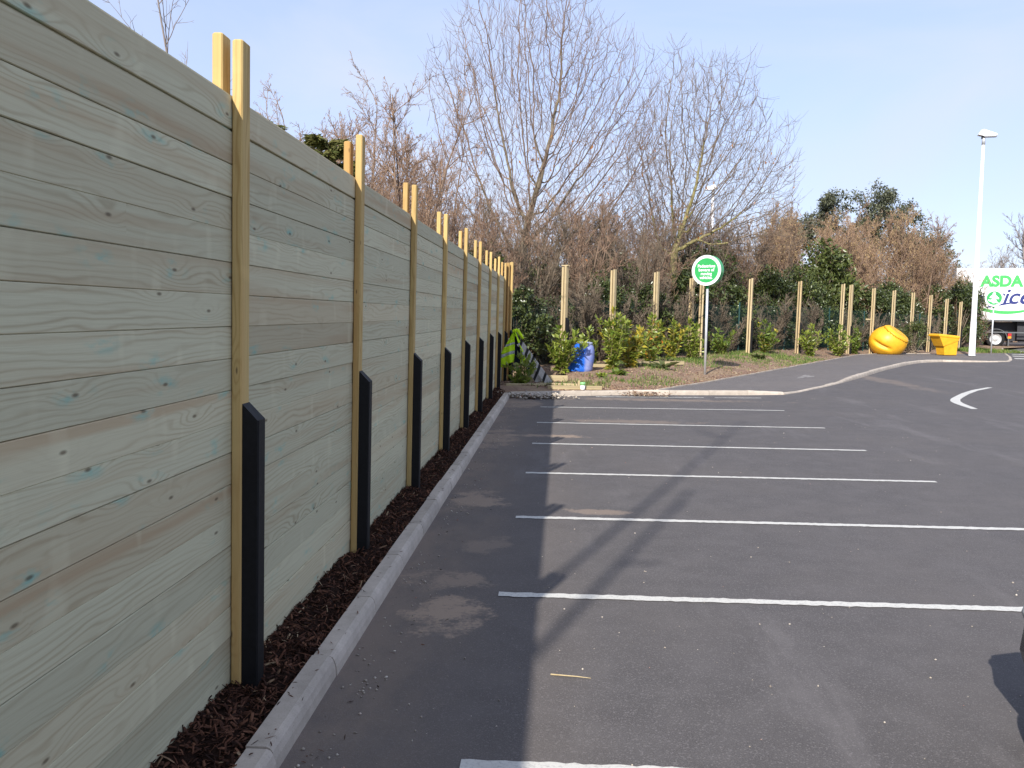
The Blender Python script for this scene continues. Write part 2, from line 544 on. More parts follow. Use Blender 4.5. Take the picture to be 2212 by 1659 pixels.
# ---- footway
fp = [(2.25, 20.12), (3.71, 22.62), (6.07, 27.03), (9.67, 33.85), (14.1, 42.2), (16.2, 44.4), (18.5, 44.75), (20.4, 45.3), (21.6, 46.4), (23.3, 47.4),
      (22.2, 44.7), (20.6, 41.4), (19.7, 39.8), (18.55, 38.95), (17.4, 38.72), (16.25, 38.5), (15.22, 37.78), (13.9, 35.95), (11.35, 31.55), (8.9, 26.95), (7.3, 24.05), (5.68, 21.45), (5.2, 20.85), (4.58, 20.6), (3.05, 20.3)]
fz = [.1] * 10 + [.028, .03, .04, .06, .08, .1, .11, .11, .11, .11, .035, .035, .055, .1, .105]
n = len(fp)
mb = MB()
vt = [(x, y, z) for (x, y), z in zip(fp, fz)]
inner, outer = list(range(0, 10)), list(range(n - 1, 9, -1))
fs = []
# stitch the back edge to the kerb edge
i = j = 0
while i < len(inner) - 1 or j < len(outer) - 1:
    a, b = Vector(vt[inner[i]]), Vector(vt[outer[j]])
    if j == len(outer) - 1 or (i < len(inner) - 1 and (Vector(vt[inner[i + 1]]) - b).length < (Vector(vt[outer[j + 1]]) - a).length):
        fs.append((inner[i], outer[j], inner[i + 1])); i += 1
    else:
        fs.append((inner[i], outer[j], outer[j + 1])); j += 1
mb.add(vt, fs)
footway = struct(mb.build('footway', M['path']))
# thin concrete edging along the back of the footway, piece by piece
for a, b in zip(EDGE[2:8], EDGE[3:9]):
    a, b = Vector((*a, 0)), Vector((*b, 0))
    k = max(1, round((b - a).length / .915))
    for q in range(k):
        p0, p1 = a.lerp(b, q / k), a.lerp(b, (q + 1) / k)
        d = (p1 - p0)
        ang = math.atan2(d.y, d.x)
        e = MB().box(.004, d.length - .004, 0, .05, -.1, .128 + rng.uniform(-.006, .006)).build('edging_stone', M['kerb'], footway, loc=p0)
        e.rotation_euler.z = ang
# pale plaster-like spill on the footway
sp = MB()
vs = [(0, 0, 0)]
for q in range(22):
    t = 2 * math.pi * q / 22
    rr = 1 + .35 * math.sin(3 * t + 1) + rng.uniform(-.2, .2)
    vs.append((.16 * rr * math.cos(t), .6 * rr * math.sin(t), 0))
sp.add(vs, [(0, 1 + q, 1 + (q + 1) % 22) for q in range(22)])
from mathutils.bvhtree import BVHTree
fbvh = BVHTree.FromPolygons([Vector(p) for p in vt], fs)
rot = Matrix.Rotation(R(-28), 3, 'Z')
sv = []
for p in sp.v:
    q = rot @ Vector(p) + Vector((7.2, 26.1, 0))
    hit = fbvh.ray_cast(Vector((q.x, q.y, 1)), Vector((0, 0, -1)))
    sv.append((q.x, q.y, (hit[0].z if hit[0] else .06) + .004))
sp.v = sv
sp.build('pale_spill', plain('spilt_plaster', (.24, .225, .215), .9, .1, .35, 9), footway)

# ---- planted bed behind the kerb and footway
def edge_info(x, y):
    best, u = 1e9, 0
    for i in range(len(EDGE) - 1):
        ax, ay = EDGE[i]
        bx, by = EDGE[i + 1]
        dx, dy = bx - ax, by - ay
        t = max(0, min(1, ((x - ax) * dx + (y - ay) * dy) / (dx * dx + dy * dy)))
        d = math.hypot(x - ax - t * dx, y - ay - t * dy)
        if d < abs(best):
            side = dx * (y - ay) - dy * (x - ax)      # the bed lies left of the edge
            best, u = (d if side > 0 else -d), i + t
    return best, u
def bedz(x, y):
    s, u = edge_info(x, y)
    A = .24 * smooth01(.8, 3.5, u) * (1 - smooth01(6.0, 8.0, u))
    nz = .05 * noise.noise((x * .7, y * .7, 3.1)) + .02 * noise.noise((x * 3, y * 3, 9))
    return .085 + A * smooth01(.3, 2.6, s) + (nz + .02) * smooth01(.05, .8, s)
OUT = [(-26, 40), (-16, 58), (-8, 66), (0, 72), (6, 78), (12, 84), (18, 88), (23, 88), (27, 84), (30, 80), (32, 74), (33, 70), (33, 66), (33, 64), (33, 62)]
U, NV = 180, 46
vt = []
for a in range(U + 1):
    t = a / U * (len(EDGE) - 1)
    i = min(int(t), len(EDGE) - 2)
    f = t - i
    bx, by = EDGE[i][0] + (EDGE[i + 1][0] - EDGE[i][0]) * f, EDGE[i][1] + (EDGE[i + 1][1] - EDGE[i][1]) * f
    ox, oy = OUT[i][0] + (OUT[i + 1][0] - OUT[i][0]) * f, OUT[i][1] + (OUT[i + 1][1] - OUT[i][1]) * f
    for b in range(NV + 1):
        v = (b / NV) ** 2.4
        x, y = bx + (ox - bx) * v, by + (oy - by) * v
        vt.append((x, y, bedz(x, y)))
fs = [(a * (NV + 1) + b, (a + 1) * (NV + 1) + b, (a + 1) * (NV + 1) + b + 1, a * (NV + 1) + b + 1) for a in range(U) for b in range(NV)]
bed = MB().add(vt, fs).build('planting_bed', M['bed'], smooth=True)
struct(bed)

# ------------------------------------------------------------------ mulch strip under the fence
def mz(x, y):
    t = (x + 1.50) / .29
    return .074 + .034 * max(0, 1 - t) ** 1.3 + .03 * noise.noise((x * 6, y * 3.5, 1.7)) + .022 * noise.noise((x * 21, y * 17, 5.2))
nx, ny = 12, 700
vt = []
for j in range(ny + 1):
    y = -4 + 25.2 * (j / ny)
    for i in range(nx + 1):
        x = -1.52 + .335 * i / nx
        vt.append((x, y, mz(x, y)))
mulch = MB().add(vt, [(j * (nx + 1) + i, j * (nx + 1) + i + 1, (j + 1) * (nx + 1) + i + 1, (j + 1) * (nx + 1) + i) for j in range(ny) for i in range(nx)]).build('mulch_strip', M['mulch'])
struct(mulch)

def flakes(name, spots, lmin, lmax, wmin, wmax, mat, seed, tilt=.6, parent=None, thick=.3):
    """many small bent slivers lying on a surface, joined"""
    r = np.random.default_rng(seed)
    n = len(spots)
    P = np.array(spots)
    L = r.uniform(lmin, lmax, n) * r.uniform(.5, 1, n)
    W = r.uniform(wmin, wmax, n)
    a = r.uniform(0, 2 * np.pi, n)
    el = r.normal(0, tilt, n) * .6
    d = np.stack([np.cos(a) * np.cos(el), np.sin(a) * np.cos(el), np.sin(el)], 1)
    s = np.stack([-np.sin(a), np.cos(a), r.normal(0, .4, n)], 1)
    s /= np.linalg.norm(s, axis=1)[:, None]
    u = np.cross(d, s)
    L, W = L[:, None], W[:, None]
    T = W * thick
    v = np.stack([P - d * L / 2 - s * W * .35, P - d * L / 2 + s * W * .35, P + s * W / 2 + u * T * .6, P - s * W / 2 + u * T * .6,
                  P + d * L / 2 + s * W * .2, P + d * L / 2 - s * W * .3, P - u * T * .5], 1).reshape(-1, 3)
    base = np.array([(0, 1, 2), (0, 2, 3), (3, 2, 4), (3, 4, 5), (0, 3, 6), (3, 5, 6), (1, 6, 2), (2, 6, 4)])
    F = (base[None] + (np.arange(n) * 7)[:, None, None]).reshape(-1, 3)
    o = link(name, np_mesh(name, v, F, mat, 3), parent)
    return stuff(o)

sp = []
for k in range(9500):
    y = 2.3 + 17.5 * rng.random() ** 1.7
    x = -1.50 + .3 * rng.random()
    sp.append((x, y, mz(x, y) + rng.uniform(0, .014)))
flakes('bark_chips', sp, .025, .095, .005, .016, M['chip'], 1, .8, mulch)
sp = []
for k in range(160):                                   # a few scattered over the kerb and the tarmac
    y = 2.5 + 16 * rng.random() ** 1.5
    x = rng.choice((rng.uniform(-1.2, -1.1), rng.uniform(-1.05, -.6)))
    sp.append((x, y, .104 if x < -1.08 else .006))
flakes('bark_crumbs', sp, .012, .06, .003, .008, M['chip'], 2, .1, mulch)

def pebbles(name, spots, rmin, rmax, mat, seed, parent=None):
    r = np.random.default_rng(seed)
    n = len(spots)
    P = np.array(spots)
    base = np.array([(1, 0, 0), (-1, 0, 0), (0, 1, 0), (0, -1, 0), (0, 0, .7), (0, 0, -.7)], float)
    rad = r.uniform(rmin, rmax, n) * r.uniform(.4, 1, n)
    jit = r.uniform(.6, 1.3, (n, 6, 1))
    a = r.uniform(0, 6.28, n)
    v = base[None] * jit * rad[:, None, None]
    c, s = np.cos(a)[:, None], np.sin(a)[:, None]
    v = np.stack([v[:, :, 0] * c - v[:, :, 1] * s, v[:, :, 0] * s + v[:, :, 1] * c, v[:, :, 2]], 2) + P[:, None] + np.stack([0 * rad, 0 * rad, rad * .4], 1)[:, None]
    F = np.array([(0, 2, 4), (2, 1, 4), (1, 3, 4), (3, 0, 4), (2, 0, 5), (1, 2, 5), (3, 1, 5), (0, 3, 5)])
    F = (F[None] + (np.arange(n) * 6)[:, None, None]).reshape(-1, 3)
    return stuff(link(name, np_mesh(name, v.reshape(-1, 3), F, mat, 3), parent))
sp = []
for k in range(420):
    y = 3.2 + 17 * rng.random() ** 1.6
    x = -1.0 + (2.2 + .35 * y) * rng.random() ** 1.5
    sp.append((x, y, 0))
pebbles('loose_grit', sp, .003, .010, M['stone'], 4, car_park)
sp = [(rng.uniform(-1.05, -.8), 3.0 + 15 * rng.random() ** 1.4, 0) for k in range(260)]
pebbles('gutter_grit', sp, .004, .014, M['stone'], 6, car_park)
rub = pebbles('rubble_heap', [(-.55 + rng.gauss(0, .35), 18.75 + rng.gauss(0, .16), max(0, .08 - abs(rng.gauss(0, .05)))) for k in range(420)], .02, .065, M['stone'], 5)
stuff(rub, 'small heap of pale rubble and grit in the kerb corner', 'rubble')
lp = flakes('leaf_pile', [(1.9 + rng.gauss(0, .28), 19.72 + rng.gauss(0, .09), rng.uniform(.01, .1)) for k in range(420)], .03, .09, .01, .03, M['litter'], 8)
stuff(lp, 'brown dead leaves heaped against the far kerb', 'leaves')
sp = []
for k in range(9000):
    t = rng.random()
    i = 1 + rng.random() ** 1.3 * 5.4
    j = int(i)
    f = i - j
    bx, by = EDGE[j][0] + (EDGE[j + 1][0] - EDGE[j][0]) * f, EDGE[j][1] + (EDGE[j + 1][1] - EDGE[j][1]) * f
    d = .08 + 4.5 * rng.random() ** 1.2
    x, y = bx - d * .75, by + d * .66
    sp.append((x, y, bedz(x, y) + .004))
flakes('bed_litter', sp, .03, .11, .012, .04, M['litter'], 9, .4, bed)

def blades(name, spots, hmin, hmax, mat, seed, parent=None, w=.006):
    r = np.random.default_rng(seed)
    n = len(spots)
    P = np.array(spots)
    a = r.uniform(0, 6.28, n)
    h = r.uniform(hmin, hmax, n)[:, None]
    s = np.stack([np.cos(a), np.sin(a), 0 * a], 1) * w
    b = r.uniform(0, 6.28, n)
    ln = np.stack([np.cos(b), np.sin(b), 0 * b], 1) * (h * r.uniform(.1, .9, n)[:, None])
    up = np.array([0, 0, 1.0])
    v = np.stack([P - s, P + s, P + s * .7 + up * h * .6 + ln * .4, P - s * .7 + up * h * .6 + ln * .4, P + up * h + ln], 1).reshape(-1, 3)
    F = np.array([(0, 1, 2), (0, 2, 3), (3, 2, 4)])
    F = (F[None] + (np.arange(n) * 5)[:, None, None]).reshape(-1, 3)
    return stuff(link(name, np_mesh(name, v, F, mat, 3), parent))
def patch(n, cx, cy, rx, ry):
    out = []
    while len(out) < n:
        x, y = rng.gauss(cx, rx), rng.gauss(cy, ry)
        if noise.noise((x * 1.7, y * 1.7, 4)) > -.15 and edge_info(x, y)[0] > .25:
            out.append((x, y, bedz(x, y) - .005))
    return out
gs = patch(1500, 2.4, 26.2, .6, .8) + patch(1500, 4.3, 29.0, .7, .8) + patch(4200, 8.4, 35.2, 1.6, 1.6) + patch(1000, 6.2, 32.0, .9, .9) + patch(500, 1.2, 21.6, .7, .4) + patch(300, 2.6, 22.3, .4, .6) + patch(250, .4, 20.9, .5, .3)
gr = blades('grass', gs, .03, .12, M['grass'], 11, None, .009)
stuff(gr, 'short rough grass growing in patches on the planted bed', 'grass')
gi = blades('verge_grass', [(rng.uniform(21.8, 24.6), rng.uniform(47.2, 53), .1) for k in range(2500)], .06, .2, M['grass'], 12, None, .014)
stuff(gi, 'rough green grass round the small round sign by the lorry', 'grass')

# ------------------------------------------------------------------ the long timber fence
fence = empty('timber_fence', (-1.48, 0, 0))
fence.rotation_euler = (0, .015, 0)
tag(fence, 'tall fence of horizontal grey-green treated boards with yellow posts and black guards', 'fence')
PITCH, Y0 = 2.275, 3.80
BH, BT = .141, .036
BV = .1397                                   # a board's own height; the rest is the open joint
def board_mesh():
    """tongue and groove board with eased edges"""
    prof = [(-BT, 0), (-.003, 0), (0, .0025), (0, BV - .0025), (-.003, BV), (-.012, BV), (-.012, BV + .009), (-.024, BV + .009), (-.024, BV), (-BT, BV)]
    l0, l1 = .004, PITCH - .004
    v = [(x, l0, z) for x, z in prof] + [(x, l1, z) for x, z in prof]
    k = len(prof)
    fs = [(i, (i + 1) % k, k + (i + 1) % k, k + i) for i in range(k)] + [tuple(range(k - 1, -1, -1)), tuple(range(k, 2 * k))]
    b = MB().add(v, [tuple(reversed(f)) for f in fs])
    o = b.build('board', M['board'])
    me = o.data
    bpy.data.objects.remove(o)
    return me
BM = board_mesh()
def post_mesh(name, h, mat, sx=.047, sy=.097):
    b = MB().cbox(0, sx, -sy / 2, sy / 2, -.1, h, .006)
    o = b.build(name, mat)
    me = o.data
    bpy.data.objects.remove(o)
    return me
def guard_mesh(h=1.40, x0=.0475):
    w, d, c = .075, .09, .006
    v = []
    for x, z in ((x0, h), (x0 + w, h - .075)):
        for y in (-d / 2, d / 2):
            v.append((x, y, z))
    ring = lambda z0, z1: [(x0, -d / 2, z0), (x0 + w - c, -d / 2, z1), (x0 + w, -d / 2 + c, z1), (x0 + w, d / 2 - c, z1), (x0 + w - c, d / 2, z1), (x0, d / 2, z0)]
    a, b = ring(-.1, -.1), ring(h, h - .072)
    m = MB().add(a + b, [(5, 4, 3, 2, 1, 0), (6, 7, 8, 9, 10, 11)] + [(i, (i + 1) % 6, 6 + (i + 1) % 6, 6 + i) for i in range(6)])
    o = m.build('post_guard', M['guard'])
    me = o.data
    bpy.data.objects.remove(o)
    return me
PM = [post_mesh('post', h, M['post']) for h in (2.965, 2.99, 3.01)]
PT = post_mesh('post', 2.70, M['post'])
GM = guard_mesh(1.40)
NB = 19
zb = 2.715 - NB * BH
for k in range(-3, 8):
    y = Y0 + k * PITCH
    for i in range(NB):
        z = zb + i * BH + (.012 if i == NB - 1 else 0)      # the top board sits a little open
        dx = -.006 if i == 0 else rng.uniform(-.004, .0)
        o = link('board', BM, fence, (dx, y + .048, z + .0008 * ((i * 7) % 3)))
        o.rotation_euler = (rng.uniform(-.0006, .0006), rng.uniform(-.010, .005), 0)
    hd = k * .012 if k > 0 else 0
for k in range(-3, 9):
    y = Y0 + k * PITCH + .048
    if k < -1:                                    # unseen posts behind the camera, cut level to leave the fence's shadow edge straight
        for xo in (.0006, -BT - .0486):
            link('post', PT, fence, (xo, y, 0))
        if k >= -2:
            link('post_guard', GM, fence, (.001, y, 0))
        continue
    pf = link('post', PM[(k * 5) % 3], fence, (.0006, y, .02 * max(0, k) * .5))
    pr = link('post', PM[(k * 5 + 1) % 3], fence, (-BT - .0486, y + rng.uniform(-.004, .004), .02 * max(0, k) * .5))
    pf.rotation_euler.x, pr.rotation_euler.x = rng.uniform(-.002, .002), rng.uniform(-.003, .003)
    if k >= -2:
        gq = link('post_guard', GM, fence, (.001, y + rng.uniform(-.003, .003), rng.uniform(-.02, .015)))
# corner post at the end of the run, stood close beside the last one
link('post', PM[1], fence, (.06, Y0 + 8 * PITCH + .19, .1)).rotation_euler.z = R(38)
link('post', PM[2], fence, (.145, Y0 + 8 * PITCH + .27, .1)).rotation_euler.z = R(38)
q = link('post_guard', GM, fence, (.16, Y0 + 8 * PITCH + .16, .0))
q.rotation_euler.z = R(-38)

# ------------------------------------------------------------------ row of posts waiting for boards
PO = [post_mesh('post', 3.0, M['oldpost']), post_mesh('post', 3.0, M['oldpost'])]
GO = guard_mesh(1.36)
POSTS = [(0.07, 24.60, 3.15, -54, 'pair of pale timber uprights standing behind the blue barrel'),
         (1.58, 27.30, 3.21, -54, 'pair of timber uprights rising out of the tallest laurel right of the barrel'),
         (3.19, 30.00, 3.29, -54, 'pair of timber uprights behind the laurel with orange leaves at its foot'),
         (4.75, 32.60, 3.22, -54, 'timber uprights just left of the pole of the sign to pedestrians'),
         (5.20, 33.20, 3.25, -20, 'timber uprights partly hidden behind the green sign to pedestrians'),
         (7.56, 35.80, 3.36, -46, 'first pair of timber uprights right of the green sign to pedestrians'),
         (10.24, 38.60, 3.39, -46, 'second pair of timber uprights right of the green sign to pedestrians'),
         (13.13, 42.00, 3.42, -46, 'left one of two close pairs of timber uprights left of yellow globe'),
         (13.70, 42.60, 3.41, -60, 'right one of two close pairs of timber uprights left of yellow globe'),
         (15.25, 44.00, 3.31, -50, 'timber uprights with a short peg, at the left edge of the yellow globe'),
         (16.60, 45.00, 3.25, -50, 'timber uprights standing right behind the yellow globe'),
         (18.00, 46.20, 3.18, -50, 'timber uprights rising out of the clipped bush between the yellow bins'),
         (19.38, 47.40, 3.10, -50, 'timber uprights between the clipped bush and the yellow grit hopper'),
         (21.03, 49.30, 2.96, -50, 'timber uprights rising behind the yellow grit hopper'),
         (22.75, 51.50, 2.86, -50, 'last timber uprights, between the yellow grit hopper and the white lamp column')]
for i, (x, y, zt, a, lab) in enumerate(POSTS):
    z0 = bedz(x, y)
    e = empty('timber_post', (x, y, z0), R(a + 18))
    e.rotation_euler.y = .012
    e.rotation_euler.x = rng.uniform(-.006, .006)
    tag(e, lab, 'post', 'posts waiting for fence boards')
    s = (zt - z0) / 3.0
    for xo, me, dz in ((.018, PO[0], 0), (-.079, PO[1], -.03)):
        o = link('upright', me, e, (xo, rng.uniform(-.006, .006), 0))
        o.scale = (1.3, 1.3, s + dz * .3)
    if i != 0 or True:
        gq = link('post_guard', GO, e, (.034, 0, rng.uniform(-.05, .05)))
    if i == 0:
        MB().box(-.09, .12, -.06, .06, 3.002 * s, 3.002 * s + .03).build('top_cap', M['oldpost'], e)
    if i == 9:
        MB().cbox(-.30, .0, -.075, -.05, 1.66, 1.72, .003).build('peg', M['oldpost'], e)

# ------------------------------------------------------------------ foliage generators
def tubes_np(segs, n):
    """list of (p, q, r0, r1) -> vertices, quads with n sides"""
    A = np.array([s[0] for s in segs]); B = np.array([s[1] for s in segs])
    r0 = np.array([s[2] for s in segs])[:, None, None]; r1 = np.array([s[3] for s in segs])[:, None, None]
    d = B - A
    d /= np.maximum(np.linalg.norm(d, axis=1), 1e-9)[:, None]
    ref = np.where(np.abs(d[:, 2:3]) < .9, np.array([[0, 0, 1.0]]), np.array([[1.0, 0, 0]]))
    a = np.cross(d, ref); a /= np.linalg.norm(a, axis=1)[:, None]
    b = np.cross(d, a)
    t = np.arange(n) * 2 * np.pi / n
    ring = a[:, None] * np.cos(t)[None, :, None] + b[:, None] * np.sin(t)[None, :, None]
    V = np.concatenate([A[:, None] + ring * r0, B[:, None] + ring * r1], 1).reshape(-1, 3)
    base = np.array([(i, (i + 1) % n, n + (i + 1) % n, n + i) for i in range(n)])
    F = (base[None] + (np.arange(len(segs)) * 2 * n)[:, None, None]).reshape(-1, 4)
    return V, F

def joined(name, parts, mat, parent=None, smooth=True):
    Vs, Fs, o = [], [], 0
    for V, F in parts:
        Vs.append(V); Fs.append(F + o); o += len(V)
    return link(name, np_mesh(name, np.concatenate(Vs), np.concatenate(Fs), mat, 4, smooth), parent)

def nrm(v):
    l = math.sqrt(v[0] ** 2 + v[1] ** 2 + v[2] ** 2) or 1
    return (v[0] / l, v[1] / l, v[2] / l)

def grow(out, p, d, L, r, lv, spec, rg, tips=None):
    sp = spec[lv]
    n = sp['n']
    st = L / n
    last = lv == len(spec) - 1
    rend = r * sp.get('taper', .35)
    up, jt = sp['up'], sp['jit']
    for i in range(n):
        d = nrm((d[0] + rg.gauss(0, jt), d[1] + rg.gauss(0, jt), d[2] + rg.gauss(0, jt) + up))
        q = (p[0] + d[0] * st, p[1] + d[1] * st, p[2] + d[2] * st)
        t0, t1 = i / n, (i + 1) / n
        ra, rb = r + (rend - r) * t0, r + (rend - r) * t1
        out[lv].append((p, q, ra, rb))
        if not last and t1 > sp.get('start', .2):
            k = sp['kids'] / n / (1 - sp.get('start', .2))
            k = int(k) + (rg.random() < k - int(k))
            for c in range(k):
                a = math.radians(rg.uniform(*sp['ang']))
                rx, ry, rz = rg.gauss(0, 1), rg.gauss(0, 1), rg.gauss(0, 1)
                dot = rx * d[0] + ry * d[1] + rz * d[2]
                s = nrm((rx - dot * d[0], ry - dot * d[1], rz - dot * d[2]))
                cd = tuple(d[j] * math.cos(a) + s[j] * math.sin(a) for j in range(3))
                f = rg.random()
                cp = tuple(p[j] + (q[j] - p[j]) * f for j in range(3))
                cl = L * sp['ratio'] * (1 - .55 * t1) * rg.uniform(.6, 1.25)
                grow(out, cp, nrm(cd), cl, max(rb * sp.get('rr', .55), spec[lv + 1]['rmin']), lv + 1, spec, rg, tips)
        p = q
    if tips is not None and lv >= len(spec) - 2:
        tips.append((p, d))

def leaves_np(pts, dirs, lmin, lmax, wr, seed, droop=0.0, spread=.8):
    """folded six-point leaves; returns vertices, quads"""
    r = np.random.default_rng(seed)
    P = np.asarray(pts, float); n = len(P)
    D = np.asarray(dirs, float) + r.normal(0, spread, (n, 3))
    D[:, 2] -= droop
    D /= np.linalg.norm(D, axis=1)[:, None]
    s = np.cross(D, r.normal(0, 1, (n, 3)) + np.array([0, 0, 1.4]))
    s /= np.maximum(np.linalg.norm(s, axis=1), 1e-6)[:, None]
    u = np.cross(s, D)
    L = r.uniform(lmin, lmax, n)[:, None]; W = L * wr
    bend = u * (L * r.uniform(-.25, .05, n)[:, None])
    m0 = P; m1 = P + D * L * .5 + bend * .3; m2 = P + D * L + bend
    lift = u * W * .25
    a1, a2 = P + D * L * .45 + s * W * .5 + lift + bend * .3, P + D * L * .45 - s * W * .5 + lift + bend * .3
    V = np.stack([m0, a1, m2, a2, m1], 1).reshape(-1, 3)
    base = np.array([(0, 1, 2, 4), (0, 4, 2, 3)])
    F = (base[None] + (np.arange(n) * 5)[:, None, None]).reshape(-1, 4)
    return V, F

BARK = {
    'ash': barkmat('ash_bark', (.13, .105, .075), (.22, .18, .125)),
    'ashtwig': barkmat('ash_twigs', (.15, .105, .080), (.26, .185, .14), 3),
    'moss': barkmat('mossy_bark', (.20, .175, .075), (.31, .27, .125)),
    'mosstwig': barkmat('pale_twigs', (.14, .108, .082), (.26, .20, .145), 3),
    'hazel': barkmat('hazel_bark', (.16, .11, .08), (.27, .19, .135)),
    'hazeltwig': barkmat('hazel_twigs', (.21, .135, .095), (.37, .255, .175), 3),
    'dark': barkmat('dark_twigs', (.095, .075, .055), (.26, .205, .15), 3),
    'grey': barkmat('grey_twigs', (.22, .185, .165), (.31, .265, .24), 3),
}
LEAF = {
    'ivy': leafmat('ivy_leaves', (.036, .055, .018), (.11, .135, .042), .3, .15, .6),
    'laurelhedge': leafmat('hedge_leaves', (.05, .075, .018), (.14, .16, .045), .35, .2, .55),
    'laurel': leafmat('laurel_leaves', (.12, .185, .025), (.31, .345, .06), .33, .3, .5),
    'laurel2': leafmat('dark_laurel_leaves', (.08, .14, .022), (.21, .26, .045), .33, .3, .5),
    'yellow': leafmat('yellowing_leaves', (.36, .31, .035), (.5, .40, .06), .45, .3, .4),
    'orange': leafmat('orange_leaves', (.5, .18, .03), (.55, .32, .06), .5, .3, .3),
    'catkin': leafmat('hazel_catkins', (.20, .105, .065), (.52, .37, .20), .8, .2, .1),
    'palecatkin': leafmat('tan_catkins', (.34, .22, .11), (.60, .45, .23), .8, .2, .1),
    'pinkcatkin': leafmat('reddish_catkins', (.26, .13, .085), (.42, .25, .16), .8, .2, .1),
    'dead': leafmat('dead_leaves', (.30, .12, .04), (.42, .22, .08), .7, .2, .2),
    'oak': leafmat('holm_oak_leaves', (.06, .07, .038), (.145, .15, .085), .4, .12, .4),
    'cypress': leafmat('cypress_sprays', (.09, .11, .03), (.24, .22, .07), .7, .2, .2),
    'bramble': leafmat('bramble_leaves', (.04, .06, .018), (.10, .115, .035), .5, .25, .35),
}

# tall bare ash with upswept limbs (centre)
def bare_tree(name, loc, spec, seed, trunks, bark, twig, label, cat='tree', group=None, extra=None, sides=(8, 6, 4, 3, 3, 3)):
    rg = random.Random(seed)
    out = [[] for _ in spec]
    tips = []
    for (off, d, L, r) in trunks:
        grow(out, off, nrm(d), L, r, 0, spec, rg, tips)
    e = empty(name, loc)
    if label:
        tag(e, label, cat, group)
    split = 2
    joined('trunk', [tubes_np(out[i], sides[i]) for i in range(split) if out[i]], bark, e)
    joined('crown', [tubes_np(out[i], sides[i]) for i in range(split, len(spec)) if out[i]], twig, e)
    if extra:
        extra(e, tips, rg, out)
    return e

from mathutils import kdtree
def crown_tree(name, loc, lobes, trunks, n_attr, D, kill, infl, up, seed, bark, twig, label, rtip=.0062, expo=2.15, tw=(2, .35, .85), dead=0, iters=75):
    """crown grown towards points scattered through its lobes (ellipsoids): even spread of limbs, gaps where sky shows"""
    rg = random.Random(seed)
    attr = []
    tot = sum(l[2] for l in lobes)
    for c, r, wgt in lobes:
        for q in range(int(n_attr * wgt / tot)):
            v = nrm((rg.gauss(0, 1), rg.gauss(0, 1), rg.gauss(0, 1)))
            f = rg.random() ** .42
            attr.append(Vector((c[0] + v[0] * r[0] * f, c[1] + v[1] * r[1] * f, c[2] + v[2] * r[2] * f)))
    pos, par, kids = [], [], []
    for base, d, h in trunks:
        d = Vector(d).normalized()
        p, last = Vector(base), -1
        for q in range(max(2, int(h / D))):
            pos.append(p.copy()); par.append(last); kids.append(0)
            if last >= 0:
                kids[last] += 1
            last = len(pos) - 1
            d = (d + Vector((rg.gauss(0, .03), rg.gauss(0, .03), .015))).normalized()
            p = p + d * D
    upv = Vector((0, 0, up))
    for it in range(iters):
        kd = kdtree.KDTree(len(pos))
        for q, p in enumerate(pos):
            kd.insert(p, q)
        kd.balance()
        acc, keep = {}, []
        for a in attr:
            co, ix, ds = kd.find(a)
            if ds < kill:
                continue
            keep.append(a)
            if ds < infl:
                v = (a - co) / ds
                acc[ix] = acc[ix] + v if ix in acc else v
        attr = keep
        grew = 0
        for ix, v in acc.items():
            if kids[ix] >= 3:
                continue
            d = v.normalized() + upv + Vector((rg.gauss(0, .13), rg.gauss(0, .13), rg.gauss(0, .13)))
            pos.append(pos[ix] + d.normalized() * D); par.append(ix); kids.append(0)
            kids[ix] += 1
            grew += 1
        if not grew:
            break
    n = len(pos)
    acc = [0.0] * n
    for q in range(n - 1, -1, -1):
        if acc[q] == 0:
            acc[q] = rtip ** expo
        if par[q] >= 0:
            acc[par[q]] += acc[q]
    rad = [a ** (1 / expo) for a in acc]
    thick, thin, tips = [], [], []
    for q in range(n):
        if par[q] >= 0:
            p0, p1 = pos[par[q]], pos[q]
            r0 = min(rad[par[q]], rad[q] * 1.5)
            (thick if rad[q] > .035 else thin).append((tuple(p0), tuple(p1), r0, rad[q]))
            if kids[q] == 0 or (rad[q] < .012 and rg.random() < .5):
                d = (p1 - p0).normalized()
                tips.append((tuple(p1), tuple(d)))
                for c in range(tw[0]):
                    e = (d + Vector((rg.gauss(0, .45), rg.gauss(0, .45), rg.gauss(.5, .28)))).normalized()
                    m = p1 + e * rg.uniform(tw[1], tw[2]) * .5
                    e2 = (e + Vector((rg.gauss(0, .16), rg.gauss(0, .16), .35))).normalized()
                    t = m + e2 * rg.uniform(tw[1], tw[2]) * .6
                    thin.append((tuple(p1), tuple(m), rtip * .95, rtip * .8))
                    thin.append((tuple(m), tuple(t), rtip * .8, rtip * .55))
    e = tag(empty(name, loc), label, 'tree')
    joined('trunk', [tubes_np(thick, 6)], bark, e)
    joined('crown', [tubes_np(thin, 3)], twig, e)
    if dead:
        with_dead(dead, seed)(e, tips, rg, None)
    return e
def with_dead(n, seed):
    def f(e, tips, rg, out):
        ps = [tips[int(rg.random() * len(tips))] for _ in range(n)]
        ps = [t for t in ps if t[0][2] < 8.5]
        V, F = leaves_np([t[0] for t in ps], [(0, 0, -1)] * len(ps), .10, .2, .4, seed)
        stuff(link('dead_leaves', np_mesh('dead_leaves', V, F, LEAF['dead'], 4), e))
    return f
